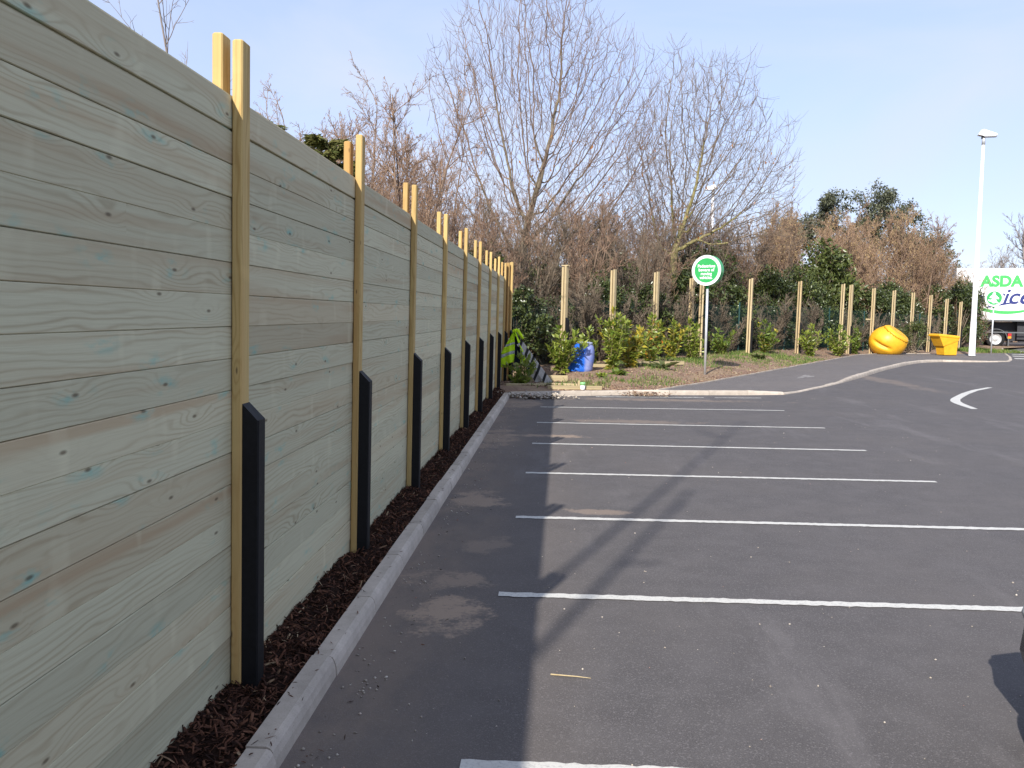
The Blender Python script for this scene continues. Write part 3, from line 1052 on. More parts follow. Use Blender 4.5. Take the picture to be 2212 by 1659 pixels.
crown_tree('ash_tree', (-1.9, 34.0, .2),
           [((1.1, 0, 10.0), (2.5, 2.2, 5.2), 5), ((-1.3, 0, 9.0), (1.9, 1.8, 4.6), 2.6), ((3.3, 0, 8.3), (2.1, 2.0, 4.2), 3.6), ((4.7, 0, 7.2), (1.3, 1.3, 3.2), 1.5), ((1.6, 0, 5.4), (3.6, 2.0, 2.2), 2.0), ((-1.6, 0, 13.4), (.5, .5, 1.5), .16), ((2.4, 0, 14.2), (.6, .5, 1.7), .2), ((5.2, 0, 10.3), (.5, .5, 1.5), .14), ((-3.2, 0, 10.4), (.5, .5, 1.6), .16)],
           [((0, 0, 0), (.02, 0, 1), 4.6), ((.25, .1, 0), (.13, 0, 1), 4.8), ((.5, .1, 0), (.30, 0, 1), 4.2), ((-.2, .1, 0), (-.16, 0, 1), 4.0), ((.75, .1, 0), (.46, 0, 1), 3.6), ((.1, -.2, 0), (.07, 0, 1), 5.4)],
           9000, .25, .29, 2.6, .38, 21, BARK['ash'], BARK['ashtwig'], 'tallest bare tree with many upswept limbs, behind the fence end', dead=420, expo=2.0)
crown_tree('bare_tree', (4.75, 37.6, .2),
           [((1.0, 0, 8.3), (3.0, 2.6, 4.0), 5), ((2.6, 0, 6.6), (2.5, 2.2, 2.8), 2.2), ((-1.0, 0, 7.2), (1.6, 1.8, 3.0), 1.4), ((4.3, 0, 5.2), (1.6, 1.4, 1.3), .5), ((-.2, 0, 12.1), (.5, .5, 1.1), .14), ((2.7, 0, 11.5), (.6, .5, 1.1), .14), ((4.5, 0, 8.8), (.5, .5, 1.2), .12)],
           [((0, 0, 0), (.0, 0, 1), 4.2)],
           7000, .26, .30, 3.2, .30, 5, BARK['moss'], BARK['mosstwig'], 'bare spreading tree with mossy yellow-green limbs behind the round sign', dead=140, expo=2.1)

# hazels: several stems from the ground, fine twigs, hanging catkins
hz = [dict(n=8, up=.035, jit=.07, kids=15, ang=(22, 50), ratio=.36, start=.12, taper=.15, rr=.5),
      dict(n=6, up=.07, jit=.12, kids=9, ang=(25, 55), ratio=.5, start=.1, rr=.5, rmin=.014),
      dict(n=4, up=.06, jit=.16, kids=4, ang=(25, 60), ratio=.55, start=.1, rr=.6, rmin=.008),
      dict(n=2, up=.06, jit=.16, kids=0, ang=(20, 40), ratio=.4, rmin=.0055, taper=.6)]
def hazel(seed, h, spread, stems, catkins, cmat, bark, twig, ck=(.05, .1)):
    rg = random.Random(seed)
    out = [[] for _ in hz]
    tips = []
    for s in range(stems):
        a = rg.uniform(0, 6.28)
        q = rg.uniform(.05, spread)
        grow(out, (rg.gauss(0, .25), rg.gauss(0, .25), 0), nrm((q * math.cos(a), q * math.sin(a), 1)), h * rg.uniform(.7, 1.05), .03 + .004 * h * rg.uniform(.6, 1.2), 0, hz, rg, tips)
    e = empty('hazel_shrub')
    stuff(joined('stems', [tubes_np(out[0], 5)], bark, e))
    joined('twigs', [tubes_np(out[i], 3) for i in (1, 2, 3)], twig, e)
    if catkins:
        ps = [tips[int(rg.random() * len(tips))] for _ in range(catkins)]
        V, F = leaves_np([t[0] for t in ps], [(0, 0, -1)] * len(ps), ck[0], ck[1], .18, seed, 0, .3)
        stuff(link('catkins', np_mesh('catkins', V, F, cmat, 4), e))
    return e
def place(proto, loc, rz, sc, used, label=None, group=None, cat='shrub'):
    o = proto if id(proto) not in used else copy_tree(proto)
    used.add(id(proto))
    o.location, o.rotation_euler = loc, (0, 0, rz)
    o.scale = sc if isinstance(sc, tuple) else (sc, sc, sc)
    if label:
        tag(o, label, cat, group)
    return o
used = set()
HT = [hazel(101, 7.6, .38, 7, 1500, LEAF['pinkcatkin'], BARK['hazel'], BARK['hazeltwig']), hazel(102, 7.2, .3, 6, 1300, LEAF['pinkcatkin'], BARK['hazel'], BARK['hazeltwig'])]
place(HT[0], (-4.5, 21.5, 0), .4, 1.0, used, 'tall reddish hazel with hanging catkins behind the middle of the fence', None, 'tree')
place(HT[1], (-6.4, 19.5, 0), 1.2, .80, used, 'lower pinkish hazel behind the fence, left of the taller hazel', None, 'tree')
place(HT[1], (-3.5, 27.5, 0), 2.7, .98, used, 'reddish hazel between the fence and the tallest bare tree', None, 'tree')
place(HT[0], (-4.9, 16.2, 0), 4.0, .55, used, 'small twiggy hazel just showing over the fence by its second post', None, 'tree')

for (x, y, sc, rz, k, lab) in [(-5.6, 24.0, 1.0, 1.9, 1, 'reddish hazel directly left of the tallest bare tree, set back from the fence'), (-4.1, 24.6, .92, 3.3, 0, 'slender reddish hazel close behind the far half of the fence'),
                               (-7.6, 22.0, .86, 5.0, 0, 'pinkish hazel far back from the fence, seen left of its third post'), (-6.6, 25.5, 1.0, .2, 0, 'reddish hazel in the back row between the fence and the tallest tree'),
                               (-5.9, 15.8, .62, 2.0, 1, 'low pinkish hazel showing over the second fence bay'), (-7.4, 17.5, .74, 3.6, 0, 'pale hazel tips over the second fence bay, further back'), (-5.0, 20.0, .72, 4.4, 1, 'reddish hazel of middle height behind the fourth fence post'), (-6.0, 22.6, .9, 2.6, 0, 'reddish hazel standing behind the taller hazel in the middle'), (-4.6, 17.9, .6, .9, 0, 'low reddish hazel just behind the fence by its third post'), (-3.9, 19.4, .58, 5.8, 1, 'low reddish hazel just behind the fence by its fifth post'),
                               (-3.2, 23.6, .7, 5.5, 1, 'short reddish hazel close to the far end of the fence')]:
    place(HT[k], (x, y, 0), rz, sc, used, lab, None, 'tree')

THK = [hazel(201, 5.2, .5, 11, 500, LEAF['pinkcatkin'], BARK['hazel'], BARK['hazeltwig']),
       hazel(202, 5.0, .6, 12, 250, LEAF['pinkcatkin'], BARK['dark'], BARK['dark'])]
CAT = [hazel(203, 5.6, .4, 11, 8500, LEAF['catkin'], BARK['hazel'], BARK['hazeltwig'], (.05, .11)), hazel(204, 5.3, .45, 10, 7500, LEAF['palecatkin'], BARK['hazel'], BARK['hazeltwig'], (.05, .11))]
BRM = [hazel(205, 2.6, 1.1, 16, 0, None, BARK['dark'], BARK['dark'])]
rg = random.Random(77)
TL, TG = 'leafless brown hazel in the thicket behind the row of timber posts', 'bare shrubs of the thicket'
for i, (x, y, s, k) in enumerate([(-2.6, 25.8, .85, 0), (-1.2, 28.0, .9, 1), (.6, 29.5, .95, 0), (2.3, 31.6, .9, 1), (-3.8, 30.5, 1.05, 0), (-1.0, 32.0, 1.0, 0), (1.4, 34.4, 1.05, 1), (3.4, 34.6, .95, 0), (5.6, 37.6, .95, 1),
                                  (-6.2, 26.0, 1.0, 0), (-6.0, 33.5, 1.2, 1), (-2.8, 37.5, 1.2, 0), (.4, 38.5, 1.2, 1), (2.8, 39.5, 1.15, 0), (7.3, 40.0, 1.0, 0), (8.8, 43.0, 1.0, 1), (5.0, 42.0, 1.2, 0), (-8.5, 23.0, .85, 1), (3.0, 45, 1.25, 1), (7.2, 47, 1.2, 0), (-5, 41, 1.3, 1), (5.5, 48, 1.35, 1), (9.2, 50, 1.35, 0), (11, 54, 1.4, 1), (1, 48, 1.35, 0), (6.8, 43.5, 1.1, 1)]):
    place(THK[k], (x, y, bedz(x, y) - .05), rg.uniform(0, 6.28), (s, s, s * rg.uniform(.9, 1.1)), used, TL, TG)
CL, CG = 'dense brown hazel hung with tan catkins in the high hedge on the right', 'catkin hazels of the hedge'
for i, (x, y, s, k) in enumerate([(9.0, 46.5, 1.0, 0), (11.2, 46.8, 1.05, 1), (13.4, 48.6, 1.18, 0), (15.4, 49.6, 1.2, 1), (17.4, 51.0, 1.18, 0), (19.3, 52.2, 1.15, 1), (21.2, 53.6, 1.05, 0), (22.9, 55.2, .9, 1),
                                  (12.0, 51.5, 1.2, 1), (15.0, 53.5, 1.25, 0), (18.2, 55.5, 1.25, 1), (21.5, 57.5, 1.1, 0), (24.4, 56.8, .8, 0), (25.3, 57.3, .72, 1), (26.5, 57.6, .60, 0)]):
    place(CAT[k], (x, y, .1), rg.uniform(0, 6.28), (s * 1.08, s * 1.08, s * 1.14 * rg.uniform(.93, 1.07)), used, CL, CG)
for i, (x, y, sc) in enumerate([(32, 73, 1.05), (35, 75, 1.1), (38, 76, 1.15), (41, 77.5, 1.2), (44, 79, 1.25), (47, 80, 1.2), (50, 82, 1.2), (29.5, 71, 1.0)]):
    place(THK[i % 2], (x, y, 0), rg.uniform(0, 6.28), (sc * 1.2, sc * 1.2, sc), used, 'bare brown shrub in the hedge behind the white lorry', 'shrubs behind the lorry')
BL, BG = 'low tangle of bare bramble stems behind the timber posts', 'bramble tangles'
for i, (x, y, s) in enumerate([(-.6, 26.2, 1.0), (.9, 27.9, 1.0), (2.2, 29.6, 1.0), (3.6, 31.8, 1.0), (6.6, 36.8, .9), (9.2, 39.8, .9), (11.6, 42.4, .9), (14.6, 45.6, .9), (17.2, 47.6, .9), (20.2, 50.2, .9)]):
    place(BRM[0], (x, y, bedz(x, y) - .05), rg.uniform(0, 6.28), (s, s, s * rg.uniform(.8, 1.1)), used, BL, BG)

# evergreen masses: ivy and bushes
def leaf_bush(name, seed, rx, ry, h, nl, lmat, lmin, lmax, wr=.5, clumps=26, bark=None, spread=.9):
    rg = random.Random(seed)
    pts, dirs, segs = [], [], []
    cs = []
    for c in range(clumps):
        a = rg.uniform(0, 6.28)
        q = math.sqrt(rg.random())
        z = h * (.12 + .88 * rg.random() ** .8)
        k = math.sqrt(max(.08, 1 - (z / h) ** 2.2))
        cs.append((rx * q * k * math.cos(a), ry * q * k * math.sin(a), z, rg.uniform(.16, .34) * min(rx, h)))
        segs.append(((rg.gauss(0, .1), rg.gauss(0, .1), 0), (cs[-1][0] * .5, cs[-1][1] * .5, z * .55), .035, .02))
        segs.append(((cs[-1][0] * .5, cs[-1][1] * .5, z * .55), cs[-1][:3], .02, .008))
    for i in range(nl):
        c = cs[int(rg.random() * len(cs))]
        v = nrm((rg.gauss(0, 1), rg.gauss(0, 1), rg.gauss(0, .9)))
        q = c[3] * (.35 + .75 * rg.random() ** .6)
        z = c[2] + v[2] * q * .8
        if z < .03:
            continue
        pts.append((c[0] + v[0] * q, c[1] + v[1] * q, z))
        dirs.append((v[0], v[1], v[2] * .6 + .1))
    e = empty(name)
    V, F = leaves_np(pts, dirs, lmin, lmax, wr, seed, .15, spread)
    stuff(link('foliage', np_mesh('foliage', V, F, lmat, 4), e))
    stuff(joined('stems', [tubes_np(segs, 4)], bark or BARK['dark'], e))
    return e
IVY = [leaf_bush('ivy_bush', 301, 1.5, 1.2, 3.2, 5200, LEAF['ivy'], .09, .17, .6, 40), leaf_bush('ivy_bush', 302, 1.3, 1.2, 2.6, 4600, LEAF['ivy'], .09, .17, .6, 34),
       leaf_bush('ivy_bush', 303, 1.3, 1.1, 3.0, 3000, LEAF['laurelhedge'], .12, .22, .42, 34)]
IL, IG = 'dark glossy ivy bush in the undergrowth behind the timber posts', 'ivy bushes of the undergrowth'
for i, (x, y, s, k) in enumerate([(-1.2, 25.2, .85, 1), (-2.4, 27.2, 1.0, 0), (.4, 28.6, .8, 1), (2.0, 30.8, .75, 1), (4.9, 35.4, 1.0, 0), (3.6, 36.6, .9, 0), (6.3, 37.6, 1.15, 0), (5.9, 39.4, 1.3, 0), (8.0, 41.4, .95, 1), (10.6, 44.6, .9, 1), (15.9, 48.2, .8, 1), (18.2, 50.0, 1.0, 0), (20.0, 51.6, .9, 1), (22.0, 53.2, 1.0, 0), (23.8, 54.2, 1.0, 0), (24.6, 55.5, 1.05, 0),
                                  (-.2, 26.9, .7, 1), (1.3, 29.2, .8, 0), (2.9, 31.2, .8, 0), (3.9, 33.2, .75, 1), (-3.2, 29.4, 1.1, 0), (-.6, 30.4, 1.0, 0), (1.9, 33.0, 1.0, 0), (7.2, 38.2, .9, 0), (8.9, 40.2, .85, 0), (9.9, 41.6, 1.0, 0), (12.4, 44.4, .9, 0), (15.0, 46.8, .85, 0), (16.8, 48.4, .95, 0), (19.2, 50.8, .9, 0)]):
    place(IVY[k], (x, y, bedz(x, y) - .05), rg.uniform(0, 6.28), (s, s, s * rg.uniform(.85, 1.15)), used, IL, IG)
HL, HG = 'green broad-leaved evergreen in the hedge, among the brown hazels', 'evergreens in the hedge'
for i, (x, y, s) in enumerate([(7.4, 39.0, 1.1), (9.4, 41.4, 1.2), (11.4, 43.8, 1.25), (12.9, 45.4, 1.25), (14.4, 47.0, 1.6), (13.5, 46.4, 1.75), (17.0, 49.4, 1.0), (10.6, 45.6, 1.2)]):
    place(IVY[2], (x, y, bedz(x, y) - .05), rg.uniform(0, 6.28), (s * .85, s * .85, s), used, HL, HG)

# holm oak behind the hedge
def holm():
    rg = random.Random(55)
    e = tag(empty('evergreen_tree', (20.9, 63.0, -.7)), 'dark evergreen tree rising behind the high hedge, left of white lamp column', 'tree')
    spec = [dict(n=6, up=.03, jit=.05, kids=8, ang=(25, 50), ratio=.6, start=.35, taper=.4, rr=.6),
            dict(n=6, up=.03, jit=.1, kids=7, ang=(25, 55), ratio=.5, start=.3, rr=.5, rmin=.05),
            dict(n=5, up=.05, jit=.14, kids=5, ang=(25, 55), ratio=.5, start=.2, rr=.5, rmin=.025),
            dict(n=3, up=.05, jit=.15, kids=0, ang=(20, 40), ratio=.4, rmin=.014)]
    out, tips = [[] for _ in spec], []
    for off, d, L, r in (((0, 0, 0), (0, 0, 1), 10.6, .3), ((-2.4, .5, 0), (-.06, 0, 1), 9.8, .25), ((2.6, .5, 0), (.10, 0, 1), 9.0, .22), ((-4.6, 1.0, 0), (-.05, 0, 1), 8.4, .2), ((4.4, 0, 0), (.08, 0, 1), 7.4, .18)):
        grow(out, off, nrm(d), L, r, 0, spec, rg, tips)
    joined('trunk', [tubes_np(out[0], 7), tubes_np(out[1], 5)], BARK['dark'], e)
    joined('branches', [tubes_np(out[2], 4), tubes_np(out[3], 3)], BARK['dark'], e)
    pts, dirs = [], []
    for p, d in tips:
        if p[2] < 5 or rg.random() < .25:
            continue
        for k in range(20):
            v = nrm((rg.gauss(0, 1), rg.gauss(0, 1), rg.gauss(0, 1)))
            q = rg.uniform(.05, .55)
            pts.append((p[0] + v[0] * q, p[1] + v[1] * q, p[2] + v[2] * q * .75))
            dirs.append(v)
    for c, r, kk in (((-4.4, 0, 8.4), (1.7, 1.4, 1.7), 17), ((-1.3, 0, 9.6), (2.4, 1.8, 1.9), 27), ((1.3, 0, 9.9), (2.3, 1.8, 1.8), 25), ((3.9, 0, 8.4), (1.9, 1.5, 1.6), 18), ((5.6, 0, 7.0), (1.1, 1.0, 1.2), 12), ((-.4, 0, 7.6), (5.4, 1.6, 1.2), 24)):
        for q in range(kk):
            v = nrm((rg.gauss(0, 1), rg.gauss(0, 1), rg.gauss(0, 1)))
            f = rg.random() ** .4
            o = tuple(c[j] + v[j] * r[j] * f for j in range(3))
            cr = rg.uniform(.25, .6)
            for w in range(int(90 * cr + 20)):
                u = nrm((rg.gauss(0, 1), rg.gauss(0, 1), rg.gauss(0, 1)))
                g = cr * rg.random() ** .6
                pts.append((o[0] + u[0] * g, o[1] + u[1] * g, o[2] + u[2] * g * .7)); dirs.append(u)
    V, F = leaves_np(pts, dirs, .12, .24, .5, 9)
    stuff(link('crown', np_mesh('crown', V, F, LEAF['oak'], 4), e))
holm()

# cypress and birch showing over the fence
def cypress(seed, h):
    rg = random.Random(seed)
    e = empty('cypress')
    segs, pts, dirs = [((0, 0, 0), (0, 0, h * .95), .09, .02)], [], []
    for k in range(190):
        z = h * (.15 + .83 * rg.random())
        a = rg.uniform(0, 6.28)
        L = (1.05 - z / h) * h * .30 + .25
        p, d = (0, 0, z), nrm((math.cos(a), math.sin(a), .45))
        for s in range(6):
            d = nrm((d[0] + rg.gauss(0, .06), d[1] + rg.gauss(0, .06), d[2] - .05))
            q = tuple(p[j] + d[j] * L / 6 for j in range(3))
            segs.append((p, q, .014, .008))
            for w in range(16):
                f = rg.random()
                sd = rg.choice((-1, 1))
                side = nrm((-d[1] * sd + d[0] * .9, d[0] * sd + d[1] * .9, rg.gauss(-.15, .25)))
                b = tuple(p[j] + (q[j] - p[j]) * f for j in range(3))
                pts.append(b); dirs.append(side)
            p = q
    joined('trunk', [tubes_np(segs, 4)], BARK['hazel'], e)
    V, F = leaves_np(pts, dirs, .10, .24, .20, seed, .1, .18)
    stuff(link('foliage', np_mesh('foliage', V, F, LEAF['cypress'], 4), e))
    return e
CY = cypress(401, 5.0)
place(CY, (-5.0, 18.6, 0), .3, 1.10, used, 'olive green cypress showing over the fence beside its second post', None, 'tree')
place(CY, (-4.3, 12.3, 0), 2.2, .88, used, 'cypress tips peeping over the fence right of the nearest post', None, 'tree')
bi = [dict(n=12, up=.02, jit=.025, kids=26, ang=(35, 60), ratio=.34, start=.25, taper=.15, rr=.4),
      dict(n=6, up=.03, jit=.07, kids=6, ang=(20, 40), ratio=.42, start=.2, rr=.5, rmin=.008),
      dict(n=4, up=.0, jit=.12, kids=2, ang=(25, 50), ratio=.5, start=.1, rr=.6, rmin=.005),
      dict(n=2, up=.0, jit=.12, kids=0, ang=(20, 40), ratio=.4, rmin=.004)]
bare_tree('birch_tree', (-6.3, 14.3, 0), bi, 14, [((0, 0, 0), (.015, 0, 1), 7.6, .05)], BARK['grey'], BARK['grey'], 'thin pale leafless sapling standing against the sky behind the nearest fence bay')

# trees far right and far behind
far = [dict(n=7, up=.03, jit=.05, kids=11, ang=(22, 48), ratio=.55, start=.25, taper=.25, rr=.55),
       dict(n=6, up=.06, jit=.09, kids=9, ang=(22, 50), ratio=.5, start=.2, rr=.5, rmin=.04),
       dict(n=5, up=.06, jit=.12, kids=7, ang=(22, 50), ratio=.5, start=.1, rr=.55, rmin=.022),
       dict(n=3, up=.06, jit=.14, kids=0, ang=(22, 50), ratio=.5, rmin=.014)]
FT = bare_tree('far_tree', (48, 96, 0), far, 61, [((0, 0, 0), (0, 0, 1), 10.5, .25), ((1, 0, 0), (.2, 0, 1), 9, .2), ((-1, 0, 0), (-.2, 0, 1), 9, .2)], BARK['grey'], BARK['grey'], 'x')
FTL, FTG = 'bare grey tree far behind the white lorry', 'bare trees behind the lorry'
for i, (x, y, s) in enumerate([(50, 97, 1.1), (44.5, 92, .78), (56, 99, 1.2), (40, 90, .62), (47, 88, .6), (36, 92, .6), (53, 90, .68), (60, 94, .9), (31, 90, .55), (49, 84, .5), (41.5, 82, .45), (38, 79, .5), (43, 80, .5), (46, 83, .55), (35, 80, .5), (52, 86, .6)]):
    place(FT, (x, y, 0), rg.uniform(0, 6.28), s, used, FTL, FTG, 'tree')
MID = [(-14, 52, .8), (-8, 56, .8), (-3, 58, .75), (2, 60, .7), (6, 57, .65), (10, 62, .65), (15, 66, .7), (-20, 46, .8), (28, 72, .6), (33, 76, .55)]
for i, (x, y, s) in enumerate(MID):
    place(FT, (x, y, 0), rg.uniform(0, 6.28), (s, s, s * .95), used, 'bare grey tree in the wood behind the thicket', 'bare trees behind the thicket', 'tree')

# ------------------------------------------------------------------ green mesh fence behind the posts
MESH = plain('green_coated_steel', (.012, .05, .045), .5, .4, .2)
mf = tag(empty('mesh_fence'), 'dark green welded mesh fence behind the timber posts', 'fence')
line = [(-1.6, 24.2), (.1, 26.4), (1.7, 28.9), (3.3, 31.4), (4.9, 33.8), (7.4, 37.0), (10.0, 39.9), (13.0, 43.4), (15.4, 45.6), (17.7, 47.7), (19.6, 49.2), (21.6, 51.4)]
for (ax, ay), (bx, by) in zip(line, line[1:]):
    za = bedz(ax, ay)
    MB().cbox(-.03, .03, -.03, .03, 0, 2.05, .004).build('post', MESH, mf, loc=(ax, ay, za))
    L = math.hypot(bx - ax, by - ay)
    w = MB()
    nv = int(L / .075)
    for i in range(1, nv):
        w.tube((i * L / nv, 0, .05), (i * L / nv, 0, 1.95), .003, .003, 3, False)
    for z in (.06, .45, .85, 1.25, 1.6, 1.92):
        w.tube((0, .006, z), (L, .006, z), .004, .004, 3, False)
    o = w.build('wire_panel', MESH, mf, loc=(ax, ay, za))
    o.rotation_euler.z = math.atan2(by - ay, bx - ax)

# ------------------------------------------------------------------ young laurels
def laurel(seed, h, w, stems, mats, frac2=0.0, lmin=.12, lmax=.21, low=.04):
    rg = random.Random(seed)
    segs, P, D, P2, D2 = [], [], [], [], []
    for s in range(stems):
        a = rg.uniform(0, 6.28)
        sh = h * (1.0 if s == 0 else rg.uniform(.35, .92))
        sw = w * .5 * (rg.uniform(0, .3) if s == 0 else rg.uniform(.3, 1.25))
        p = (rg.gauss(0, .05), rg.gauss(0, .05), 0)
        n = max(5, int(sh / .075))
        bias = rg.choice((.15, .6, 2.2)) * frac2
        bend = rg.uniform(.7, 1.6)
        bare = rg.uniform(.08, .35) if s % 3 else .05
        wob = rg.uniform(0, 6.28)
        for i in range(n):
            t = (i + 1) / n
            q = (sw * math.cos(a) * t ** bend + .03 * math.sin(5 * t + wob), sw * math.sin(a) * t ** bend + .03 * math.cos(4 * t + wob), sh * t)
            segs.append((p, q, .011 * (1 - .6 * t), .011 * (1 - .6 * (t + 1 / n))))
            if t > bare:
                for k in range(rg.choice((3, 4, 5, 6)) + (4 if i == n - 1 else 0)):
                    b = rg.uniform(0, 6.28)
                    el = rg.uniform(-.1, .8) if i < n - 2 else rg.uniform(.6, 1.3)
                    v = (math.cos(b) * math.cos(el), math.sin(b) * math.cos(el), math.sin(el))
                    f = rg.random()
                    r = tuple(p[j] + (q[j] - p[j]) * f for j in range(3))
                    off = rg.uniform(0, .07)
                    r = (r[0] + v[0] * off, r[1] + v[1] * off, r[2] + v[2] * off)
                    if rg.random() < bias * (1.25 - .5 * t):
                        P2.append(r); D2.append(v)
                    else:
                        P.append(r); D.append(v)
            p = q
    e = empty('laurel_bush')
    stuff(joined('stems', [tubes_np(segs, 5)], BARK['moss'], e))
    V, F = leaves_np(P, D, lmin, lmax, .42, seed, 0, .2)
    stuff(link('leaves', np_mesh('leaves', V, F, mats[0], 4), e))
    if P2:
        V, F = leaves_np(P2, D2, lmin, lmax, .42, seed + 1, 0, .2)
        stuff(link('yellow_leaves', np_mesh('yellow_leaves', V, F, mats[1], 4), e))
    return e
LAUR = [  # x, y, height, width, stems, leaf, second leaf, share, label
    (-.98, 21.1, .68, .5, 4, 'laurel', None, 0, 'small laurel in front of the yellow vest'),
    (.02, 23.1, 1.18, .85, 9, 'laurel', None, 0, 'bushy laurel touching the left side of the blue barrel'),
    (.86, 25.5, 1.0, .55, 4, 'laurel', None, 0, 'sparse laurel with upright shoots behind the blue barrel'),
    (1.42, 24.0, 1.62, .75, 8, 'laurel', 'yellow', .1, 'tallest laurel, right of the blue barrel, bright green'),
    (1.98, 24.8, 1.2, .6, 7, 'laurel', 'yellow', .75, 'yellowing laurel at the right side of the tallest laurel'),
    (2.72, 27.0, 1.45, .8, 8, 'laurel', 'orange', .1, 'laurel with a few orange leaves at its foot'),
    (3.7, 29.6, 1.28, .8, 7, 'laurel', 'yellow', .45, 'patchy yellow and green laurel left of the green sign'),
    (4.5, 30.0, 1.3, .8, 8, 'laurel', None, 0, 'green laurel directly left of the pole of the sign to pedestrians'),
    (6.15, 34.3, .95, .85, 9, 'laurel2', None, 0, 'small rounded laurel just right of the pole of the sign to pedestrians'),
    (8.35, 36.4, 1.3, 1.1, 8, 'laurel2', 'yellow', .1, 'loose laurel between the first two posts right of the green sign'),
    (10.75, 38.2, 1.3, 1.0, 9, 'laurel', None, 0, 'laurel by the second post right of the green sign'),
    (12.5, 40.2, 1.3, 1.2, 10, 'laurel', None, 0, 'wide laurel in front of the two close post pairs'),
    (14.1, 42.9, 1.2, .9, 10, 'laurel2', None, 0, 'laurel touching the left side of the yellow globe')]
for i, (x, y, h, w, s, m1, m2, fr, lab) in enumerate(LAUR):
    o = laurel(500 + i, h, w * 1.15, s + 5, (LEAF[m1], LEAF[m2 or m1]), fr)
    o.location = (x, y, bedz(x, y) - .02)
    tag(o, lab, 'laurel', 'young laurels planted along the posts')
cb = leaf_bush('clipped_bush', 330, 1.0, .8, 1.45, 3600, LEAF['laurelhedge'], .06, .11, .45, 40)
cb.location = (17.6, 44.9, .1)
tag(cb, 'dense rounded green bush between the yellow globe and the yellow hopper', 'bush')
# small leafy weeds on the bed
def weed(seed, n, l0, l1, mat):
    rg = random.Random(seed)
    P = [(rg.gauss(0, .05), rg.gauss(0, .05), .02) for _ in range(n)]
    D = [(math.cos(a), math.sin(a), rg.uniform(.2, .9)) for a in (rg.uniform(0, 6.28) for _ in range(n))]
    V, F = leaves_np(P, D, l0, l1, .38, seed, 0, .15)
    me = np_mesh('leafy_weed', V, F, mat, 4)
    return link('leafy_weed', me)
for i, (x, y, n, l0, l1, m, lab) in enumerate([(2.95, 25.3, 16, .25, .5, 'bramble', 'broad-leaved dock plant on the bed left of the sign pole'),
                                             (1.05, 22.2, 60, .08, .2, 'laurel', 'low bright green sprout in front of the tallest laurel'),
                                             (1.55, 22.9, 90, .1, .26, 'laurel2', 'leafy low growth at the foot of the tallest laurel'),
                                             (7.4, 33.2, 120, .1, .3, 'bramble', 'low leafy clump at the foot of the first post right of sign')]):
    o = weed(600 + i, n, l0, l1, LEAF[m])
    o.location = (x, y, bedz(x, y))
    tag(o, lab, 'plant')

# ------------------------------------------------------------------ signs
GREEN = plain('sign_green', (.03, .34, .085), .35, .5, .06)
WHITE = plain('white_plastic', (.80, .80, .79), .4, .5, .04)
STEEL = plain('galvanised_steel', (.58, .59, .60), .4, .5, .08, 12, .35)
def text(body, size, mat, parent, loc, rot, name='lettering', bold=.0, shear=0.0, extrude=.001, sx=1.0):
    cu = bpy.data.curves.new(name, 'FONT')
    cu.body, cu.size, cu.align_x, cu.align_y = body, size, 'CENTER', 'CENTER'
    cu.offset, cu.shear, cu.extrude = bold, shear, extrude
    cu.materials.append(mat)
    tmp = link(name, cu)
    me = bpy.data.meshes.new_from_object(tmp.evaluated_get(bpy.context.evaluated_depsgraph_get()))
    bpy.data.objects.remove(tmp)
    me.name = name
    o = link(name, me, parent, loc)
    o.rotation_euler = rot
    o.scale.x = sx
    return o
def round_sign(name, loc, rz, zc, r, depth, label):
    e = empty(name, loc, rz)
    tag(e, label, 'sign')
    MB().lathe([(.036, 0), (.036, zc - r - .02)], 14).build('pole', STEEL, e, True)
    MB().lathe([(.05, zc - r - .075), (.05, zc - r + .03)], 14).build('collar', GREEN, e, True)
    turn = Matrix.Translation((0, 0, zc)) @ Matrix.Rotation(R(90), 4, 'X')
    h = MB().lathe([(r * .93, -depth / 2), (r, -depth / 2 + .03), (r, depth / 2 - .02), (r * .985, depth / 2)], 48).xf(turn)
    head = h.build('head', GREEN, e)
    bevel(head, .004, 1)
    # face at local -y
    MB().lathe([(r * .99, 0), (r * .985, .008), (r * .80, .008), (r * .80, 0)], 48, cap=False).xf(Matrix.Translation((0, -depth / 2 - .0005, zc)) @ Matrix.Rotation(R(90), 4, 'X')).build('white_ring', WHITE, head)
    MB().lathe([(r * .80, 0), (r * .80, .003)], 48).xf(Matrix.Translation((0, -depth / 2 - .0005, zc)) @ Matrix.Rotation(R(90), 4, 'X')).build('green_disc', GREEN, head)
    return e, head
sx, sy = 4.16, 25.4
e, head = round_sign('round_sign', (sx, sy, bedz(sx, sy)), R(-29), 2.98, .435, .27, 'round green sign with a white rim warning pedestrians, on steel pole')
for i, t in enumerate(('Pedestrians', 'beware of', 'moving', 'vehicles.')):
    text(t, .125, WHITE, head, (0, -.141, 3.10 - i * .108), (R(90), 0, 0), bold=.0025, sx=.9)
e2, head2 = round_sign('round_sign', (22.4, 46.9, .1), R(-20), 2.86, .44, .16, 'small far round green sign with a white walking figure, before the lorry')
fig = [(-.03, .31), (.03, .30), (.06, .24), (.05, .18), (.10, .12), (.20, .03), (.22, -.03), (.17, -.06), (.13, -.02), (.09, -.0), (.09, -.10), (.16, -.2), (.24, -.27), (.12, -.26), (.06, -.24), (.0, -.27), (-.08, -.25), (-.12, -.19), (-.22, -.17), (-.29, -.12), (-.27, -.07),
       (-.17, -.09), (-.10, -.06), (-.12, .02), (-.20, .0), (-.22, .04), (-.15, .12), (-.09, .16), (-.08, .24)]
MB().add([(x, -.086, 2.86 + z) for x, z in fig], [tuple(range(len(fig)))]).build('walking_figure', WHITE, head2)

